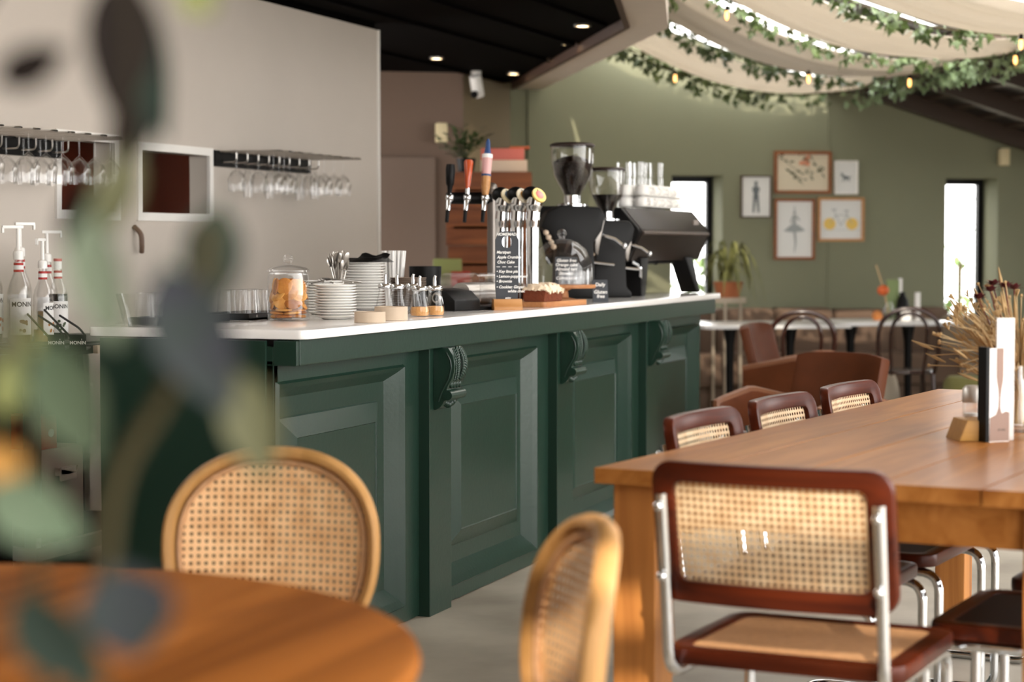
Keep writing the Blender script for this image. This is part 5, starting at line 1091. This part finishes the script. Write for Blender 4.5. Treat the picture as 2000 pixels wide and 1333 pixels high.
gb2 = mk('water_bottle', MB().lathe([(0, 0), (0.032, 0), (0.033, 0.01), (0.033, 0.115), (0.016, 0.155), (0.015, 0.185), (0.013, 0.185), (0.014, 0.155), (0.030, 0.115), (0.030, 0.008), (0, 0.006)], 24), m['glass'], loc=onT(1.06, 0.665)); tag(gb2, 'clear glass bottle behind the menus at the picture edge', 'bottle')
bv = thing('dried_bouquet', 'dried grass bouquet with dark red flowers in a glass vase on the pine table', 'bouquet', onT(1.30, 0.615), 0)
mk('vase', MB().lathe([(0, 0), (0.05, 0), (0.055, 0.02), (0.05, 0.09), (0.035, 0.13), (0.04, 0.15), (0.037, 0.15), (0.032, 0.13), (0.047, 0.09), (0.05, 0.02), (0, 0.008)], 28), m['glass'], bv)
rn = random.Random(21); g = MB(); hd = MB(); top0 = Vector((0, 0, 0.13))
for i in range(260):
    a = rn.uniform(0, 6.28); el_ = math.radians(rn.triangular(5, 86, 50)); L = rn.uniform(0.16, 0.31)
    d = Vector((math.cos(a)*math.cos(el_), math.sin(a)*math.cos(el_), math.sin(el_))); dr = rn.uniform(0.0, 0.06)
    P = [Vector((rn.uniform(-.012, .012), rn.uniform(-.012, .012), 0.02)), top0 + d*0.02, top0 + d*L*0.55 + Vector((0, 0, 0.01)), top0 + d*L + Vector((0, 0, -dr))]
    g.tube(catmull(P, 3), [0.0016]*7 + [0.0013]*3, 4, cap=False)
    e = P[-1]; kd = i % 3
    if kd == 0:
        for k in range(5): hd.tube([e, e + (d + Vector((rn.uniform(-.8, .8), rn.uniform(-.8, .8), rn.uniform(-.2, .8)))).normalized()*0.022], [0.0014, 0.0026], 4)
    elif kd == 1: hd.tube([e - d*0.05, e - d*0.02, e + d*0.015], [0.002, 0.005, 0.001], 5)
    else: hd.ball(0.0045, T(*e), 6, 5)
mk('grass_stems', g, m['straw'], bv)['kind'] = 'stuff'; sh_ = mk('seed_heads', hd, mat('seed_head', '#a98c62', rough=0.9), bv); sh_['kind'] = 'stuff'
for i, (x, y, z) in enumerate(((-0.075, 0.02, 0.365), (-0.04, 0.0, 0.375), (-0.01, 0.03, 0.37), (-0.06, 0.05, 0.38), (-0.10, 0.04, 0.345))):
    q = Vector((math.sin(HEAD), -math.cos(HEAD), 0))*x + Vector((math.cos(HEAD), math.sin(HEAD), 0))*y; f_ = MB(); M0 = T(q.x, q.y, z)
    for k in range(14): a = k*2.4; leafmesh(f_, aim(M0.translation, (math.cos(a), math.sin(a), 0.2 + 0.08*k)), 0.026, 0.014, 3)
    f_.tube([(0, 0, 0.1), tuple(M0.translation)], 0.0016, 5)
    mk('red_flower', f_, m['flower'], bv)
for (x, y, z, r) in ((-0.06, -0.02, 0.20, 0.03), (0.05, -0.05, 0.24, 0.045)):
    q = Vector((math.sin(HEAD), -math.cos(HEAD), 0))*x + Vector((math.cos(HEAD), math.sin(HEAD), 0))*y; f_ = MB()
    for k in range(26): a = k*2.4; leafmesh(f_, aim((q.x, q.y, z), (math.cos(a), math.sin(a), -0.4 + 0.07*k)), r, r*0.45, 3)
    f_.tube([(0, 0, 0.1), (q.x, q.y, z)], 0.002, 5); mk('dry_flower', f_, m['dryorange'], bv)
# ------------------------------------------------------------------ drapes, ivy, string bulbs under the skylight
fab = bpy.data.materials.new('drape_cloth'); fab.use_nodes = True; nt = fab.node_tree; pb = nt.nodes['Principled BSDF']; pb.inputs['Base Color'].default_value = srgb('#d6cfc6'); pb.inputs['Roughness'].default_value = 0.9
tl = nt.nodes.new('ShaderNodeBsdfTranslucent'); tl.inputs[0].default_value = srgb('#cdc6ba'); mx = nt.nodes.new('ShaderNodeMixShader'); mx.inputs[0].default_value = 0.45
nt.links.new(pb.outputs[0], mx.inputs[1]); nt.links.new(tl.outputs[0], mx.inputs[2]); nt.links.new(mx.outputs[0], nt.nodes['Material Output'].inputs[0])
dd = [('pale cloth drape under the skylight, farthest, next to the sage wall', 0.30, 1.42), ('pale cloth drape under the skylight, second from the sage wall', 1.80, 2.86), ('pale cloth drape under the skylight, third from the sage wall', 3.22, 4.22), ('pale cloth drape under the skylight, fourth from the sage wall', 4.58, 5.5), ('pale cloth drape under the skylight, nearest to the camera', 5.85, 6.8)]
def drape_z(u, v, k=0): return roofz(0.05+2.38*u) - 0.05 - 0.28*4*u*(1-u) - 0.035*math.sin(PI*v)*(0.5+u) + (0.016*math.sin(v*19+k*2+u*1.2) + 0.010*math.sin(v*41+2*u+k))*(0.35+0.9*math.sin(PI*u))
for k, (lb, b0, b1) in enumerate(dd):
    o = mk('cloth_drape', MB().slab(lambda u, v: (0.06+2.37*u, -(b0+(b1-b0)*v) , drape_z(u, v, k)), 0.003, 30, 44), fab, smooth=80); o.matrix_world = FWM; tag(o, lb, 'drape', 'cloth drapes under the skylight')
def ivyleaf(b, M, s):
    ang = [-90, -55, -28, 8, 35, 62, 90, 118, 145, 172, 208, 235]; rad = [0.16, 0.55, 0.36, 0.80, 0.45, 0.60, 1.05, 0.60, 0.45, 0.80, 0.36, 0.55]
    vs = [(0, 0.10*s, 0.05*s)] + [(s*0.5*r*math.cos(math.radians(a)), s*0.5*r*math.sin(math.radians(a)) + 0.15*s, -0.10*s*r*r) for a, r in zip(ang, rad)]
    n = len(ang); fs = [(0, 1+i, 1+(i+1) % n) for i in range(n)]; return b.add(vs, fs, M)
ivm = [mat('ivy_green', '#5a6b3a', rough=0.45, col2='#39482a', vscale=7), mat('ivy_pale', '#8ea27c', rough=0.45, col2='#5e7450', vscale=7)]
def garland(pts, n, label, mi=0, size=0.10, spread=0.06):
    t = thing('ivy_garland', label, 'garland', (0,0,0), 0, 'ivy garlands under the skylight'); t.matrix_world = FWM; rn = random.Random(len(label)*7+n)
    P = catmull(pts, 8); mk('vine', MB().tube(P, 0.006, 5), m['stem'], t); b = MB()
    for i in range(n):
        q = P[min(len(P)-1, int((rn.random()*0.6 + 0.4*(round(rn.random()*7)/7 + rn.gauss(0, 0.02)))*len(P)) % len(P))]; p = q + Vector((rn.uniform(-spread, spread), rn.uniform(-spread, spread), rn.uniform(-spread*1.4, spread*0.5)))
        ivyleaf(b, Matrix.Translation(p) @ Matrix.Rotation(rn.uniform(0, 6.28), 4, 'Z') @ Matrix.Rotation(PI/2 + rn.uniform(-.9, .9), 4, 'X') @ Matrix.Rotation(rn.uniform(-1.0, 1.0) + PI, 4, 'Z'), size*rn.uniform(0.6, 1.15))
    mk('leaves', b, ivm[mi], t)
def along(b, off=0.0, us=(0.02, 0.2, 0.4, 0.6, 0.8, 0.97), v=0.5): return [(0.06+2.37*u, -b, roofz(0.05+2.38*u) - 0.05 - 0.28*4*u*(1-u) + off) for u in us]
garland([(0.25, -0.30, 2.90), (0.7, -0.28, 2.83), (1.2, -0.25, 2.72), (1.7, -0.22, 2.62), (2.2, -0.2, 2.56), (2.5, -0.2, 2.52)], 230, 'ivy garland along the top of the sage wall')
garland(along(0.34, -0.05), 170, 'ivy garland along the near edge of the farthest drape')
garland(along(1.62, -0.0), 200, 'ivy garland in the gap between the first and second drapes')
garland(along(3.04, -0.0), 190, 'ivy garland in the gap between the second and third drapes')
garland(along(4.40, -0.0), 170, 'ivy garland in the gap between the third and fourth drapes')
garland([(2.38, -0.4, 2.50), (2.36, -1.4, 2.47), (2.38, -2.4, 2.50), (2.37, -3.4, 2.48), (2.38, -4.6, 2.50), (2.38, -6.0, 2.49)], 380, 'pale ivy garland along the long ceiling beam', 1, 0.09, 0.08)
garland([(0.16, -4.3, 2.86), (0.2, -3.2, 2.80), (0.24, -2.2, 2.84), (0.3, -1.2, 2.88)], 110, 'ivy garland hanging beside the pale bulkhead')
bb0 = thing('string_bulb', 'warm string bulb', 'string light', (0,0,0), 0, 'string lights among the ivy')
mk('glass_bulb', MB().lathe([(0, -0.075), (0.009, -0.066), (0.013, -0.048), (0.010, -0.025), (0.010, -0.015), (0, -0.012)], 14), m['bulb'], bb0); mk('socket', MB().cyl(0.012, -0.016, 0.016, 12), m['black'], bb0)
for i, (a, b, z, lb) in enumerate(((0.62, 3.45, 2.76, 'warm string bulb under the second ivy strand near the bulkhead'), (1.62, 2.04, 2.50, 'warm string bulb below the nearest gap between drapes'), (1.95, 4.8, 2.47, 'warm string bulb under the third ivy strand'), (2.30, 2.2, 2.47, 'warm string bulb on the long beam, farthest'), (2.32, 3.9, 2.47, 'warm string bulb on the long beam, middle'), (2.33, 4.9, 2.47, 'warm string bulb on the long beam, nearest'), (1.05, 0.55, 2.62, 'warm string bulb beside the ivy on the sage wall'))):
    M = FWM @ T(a, -b, z)
    if i == 0: bb0.matrix_world = M; bb0['label'] = lb
    else: dup(bb0, M.translation, FA, lb)
# ------------------------------------------------------------------ the out-of-focus plant close to the camera
fp2 = thing('tall_houseplant', 'tall grey-green leafy houseplant close to the camera, out of focus', 'plant', (-4.278, -2.041, 0), HEAD - PI/2)
mk('planter', MB().lathe([(0, 0), (0.13, 0), (0.16, 0.60), (0.15, 0.60), (0.14, 0.56), (0, 0.56)], 32), m['pot'], fp2)
mk('soil', MB().cyl(0.142, 0.54, 0.57, 28), m['soil'], fp2)
for P, r in (([(0.0, 0.0, 0.55), (-0.0168, 0.0, 0.9897), (-0.0015, 0.0, 1.0905), (0.009, 0.0, 1.1534), (0.0364, 0.0, 1.2018), (0.0538, 0.0, 1.2472), (0.0598, 0.0, 1.2952)], 0.0052), ([(-0.03, 0.0, 0.55), (-0.0339, 0, 0.9897), (-0.0371, 0.0, 1.0905), (-0.0407, 0.0, 1.1534), (-0.0374, 0.0, 1.1905), (-0.0454, 0.0, 1.2359), (-0.0562, 0.0, 1.2755)], 0.003),
             ([(-0.05, 0.0, 0.55), (-0.0769, 0.0, 0.9897), (-0.0913, 0.0, 1.1905), (-0.0862, 0.0, 1.3599), (-0.0373, 0.0, 1.4492), (0.0019, 0.0, 1.4465), (0.0143, 0, 1.4158), (0.0152, 0.0, 1.3599), (0.0078, 0.0, 1.3234), (-0.0024, 0.0, 1.2924)], 0.0035)):
    mk('stem', MB().tube(catmull(P, 6), r, 8), m['stem'] if r != 0.0035 else mat('dark_stem', '#2a241c', rough=0.8, spec=0.1), fp2)
LM = {'q': mat('leaf_silver', '#909c88', rough=0.75, spec=0.2, col2='#7d8c76', vscale=25), 'b': mat('leaf_brown', '#231d1a', rough=0.8, spec=0.15), 'd': mat('leaf_dark', '#16100d', rough=0.8, spec=0.1), 'v': mat('leaf_violet', '#33323b', rough=0.75, spec=0.2, col2='#2f3833', vscale=30), 'g': mat('leaf_grey', '#3c4a40', rough=0.75, spec=0.2, col2='#333f39', vscale=30), 'o': mat('leaf_olive', '#56563a', rough=0.6), 'p': mat('leaf_pale', '#62705a', rough=0.75, spec=0.2, col2='#50604a', vscale=25), 'y': mat('leaf_yellow', '#8c9158', rough=0.6), 'r': mat('leaf_orange', '#c08a3c', rough=0.6)}
LV = [(-0.0274, -0.05, 1.3744, 25, 0.0351, 0.0167, 'd'), (0.0082, 0.02, 1.3984, -90, 0.072, 0.0302, 'b'), (0.0152, 0.06, 1.3908, -85, 0.0776, 0.0185, 'g'), (0.0144, 0.0, 1.3416, -95, 0.0566, 0.0147, 'b'), (0.007, 0.07, 1.3515, -110, 0.0391, 0.0181, 'g'), (0.0116, -0.02, 1.3074, -115, 0.0528, 0.0172, 'o'), (-0.0151, 0.02, 1.2984, -110, 0.0403, 0.0173, 'd'), (0.0083, -0.05, 1.2663, -85, 0.0648, 0.0256, 'q'), (0.0589, 0.02, 1.2768, -100, 0.0576, 0.0259, 'g'), (0.0558, -0.04, 1.2348, -65, 0.0736, 0.0327, 'v'), (0.041, 0.0, 1.25, -75, 0.0424, 0.0198, 'p'), (0.079, 0.02, 1.1831, -75, 0.0576, 0.0245, 'o'), (-0.0091, -0.05, 1.2027, -75, 0.0621, 0.0324, 'p'), (-0.0485, 0.0, 1.2089, 70, 0.0481, 0.0156, 'y'), (-0.0594, 0.02, 1.1555, -60, 0.0317, 0.0173, 'r'), (-0.0301, -0.05, 1.1401, -25, 0.0513, 0.0256, 'p'), (-0.001, -0.12, 1.0856, -55, 0.058, 0.0302, 'g'), (0.0321, -0.1, 1.0973, -80, 0.0437, 0.036, 'v'), (0.0545, 0.0, 1.4186, -60, 0.0198, 0.017, 'y'), (-0.0511, 0.0, 1.2359, 80, 0.0339, 0.0113, 'o')]
rn = random.Random(2)
for (x, y, z, ang, L, W, c) in LV:
    a = math.radians(ang); d = Vector((math.cos(a), rn.uniform(-.15, .15), math.sin(a))).normalized(); b = MB()
    side = Vector((0, -1, 0)); xa = d.cross(side).normalized(); za = xa.cross(d).normalized()
    M = Matrix(((xa.x, d.x, za.x, 0), (xa.y, d.y, za.y, 0), (xa.z, d.z, za.z, 0), (0, 0, 0, 1))); p0 = Vector((x, y, z)) - d*(L/2)
    leafmesh(b, Matrix.Translation(p0) @ M @ Matrix.Rotation(rn.uniform(-.35, .35), 4, 'Y'), L*1.15, W*1.32, 10, 0.18, 0.25)
    b.tube([p0, p0 - d*0.004 + Vector((0, 0.004, 0))], 0.0009, 5); mk('leaf', b, LM[c], fp2)
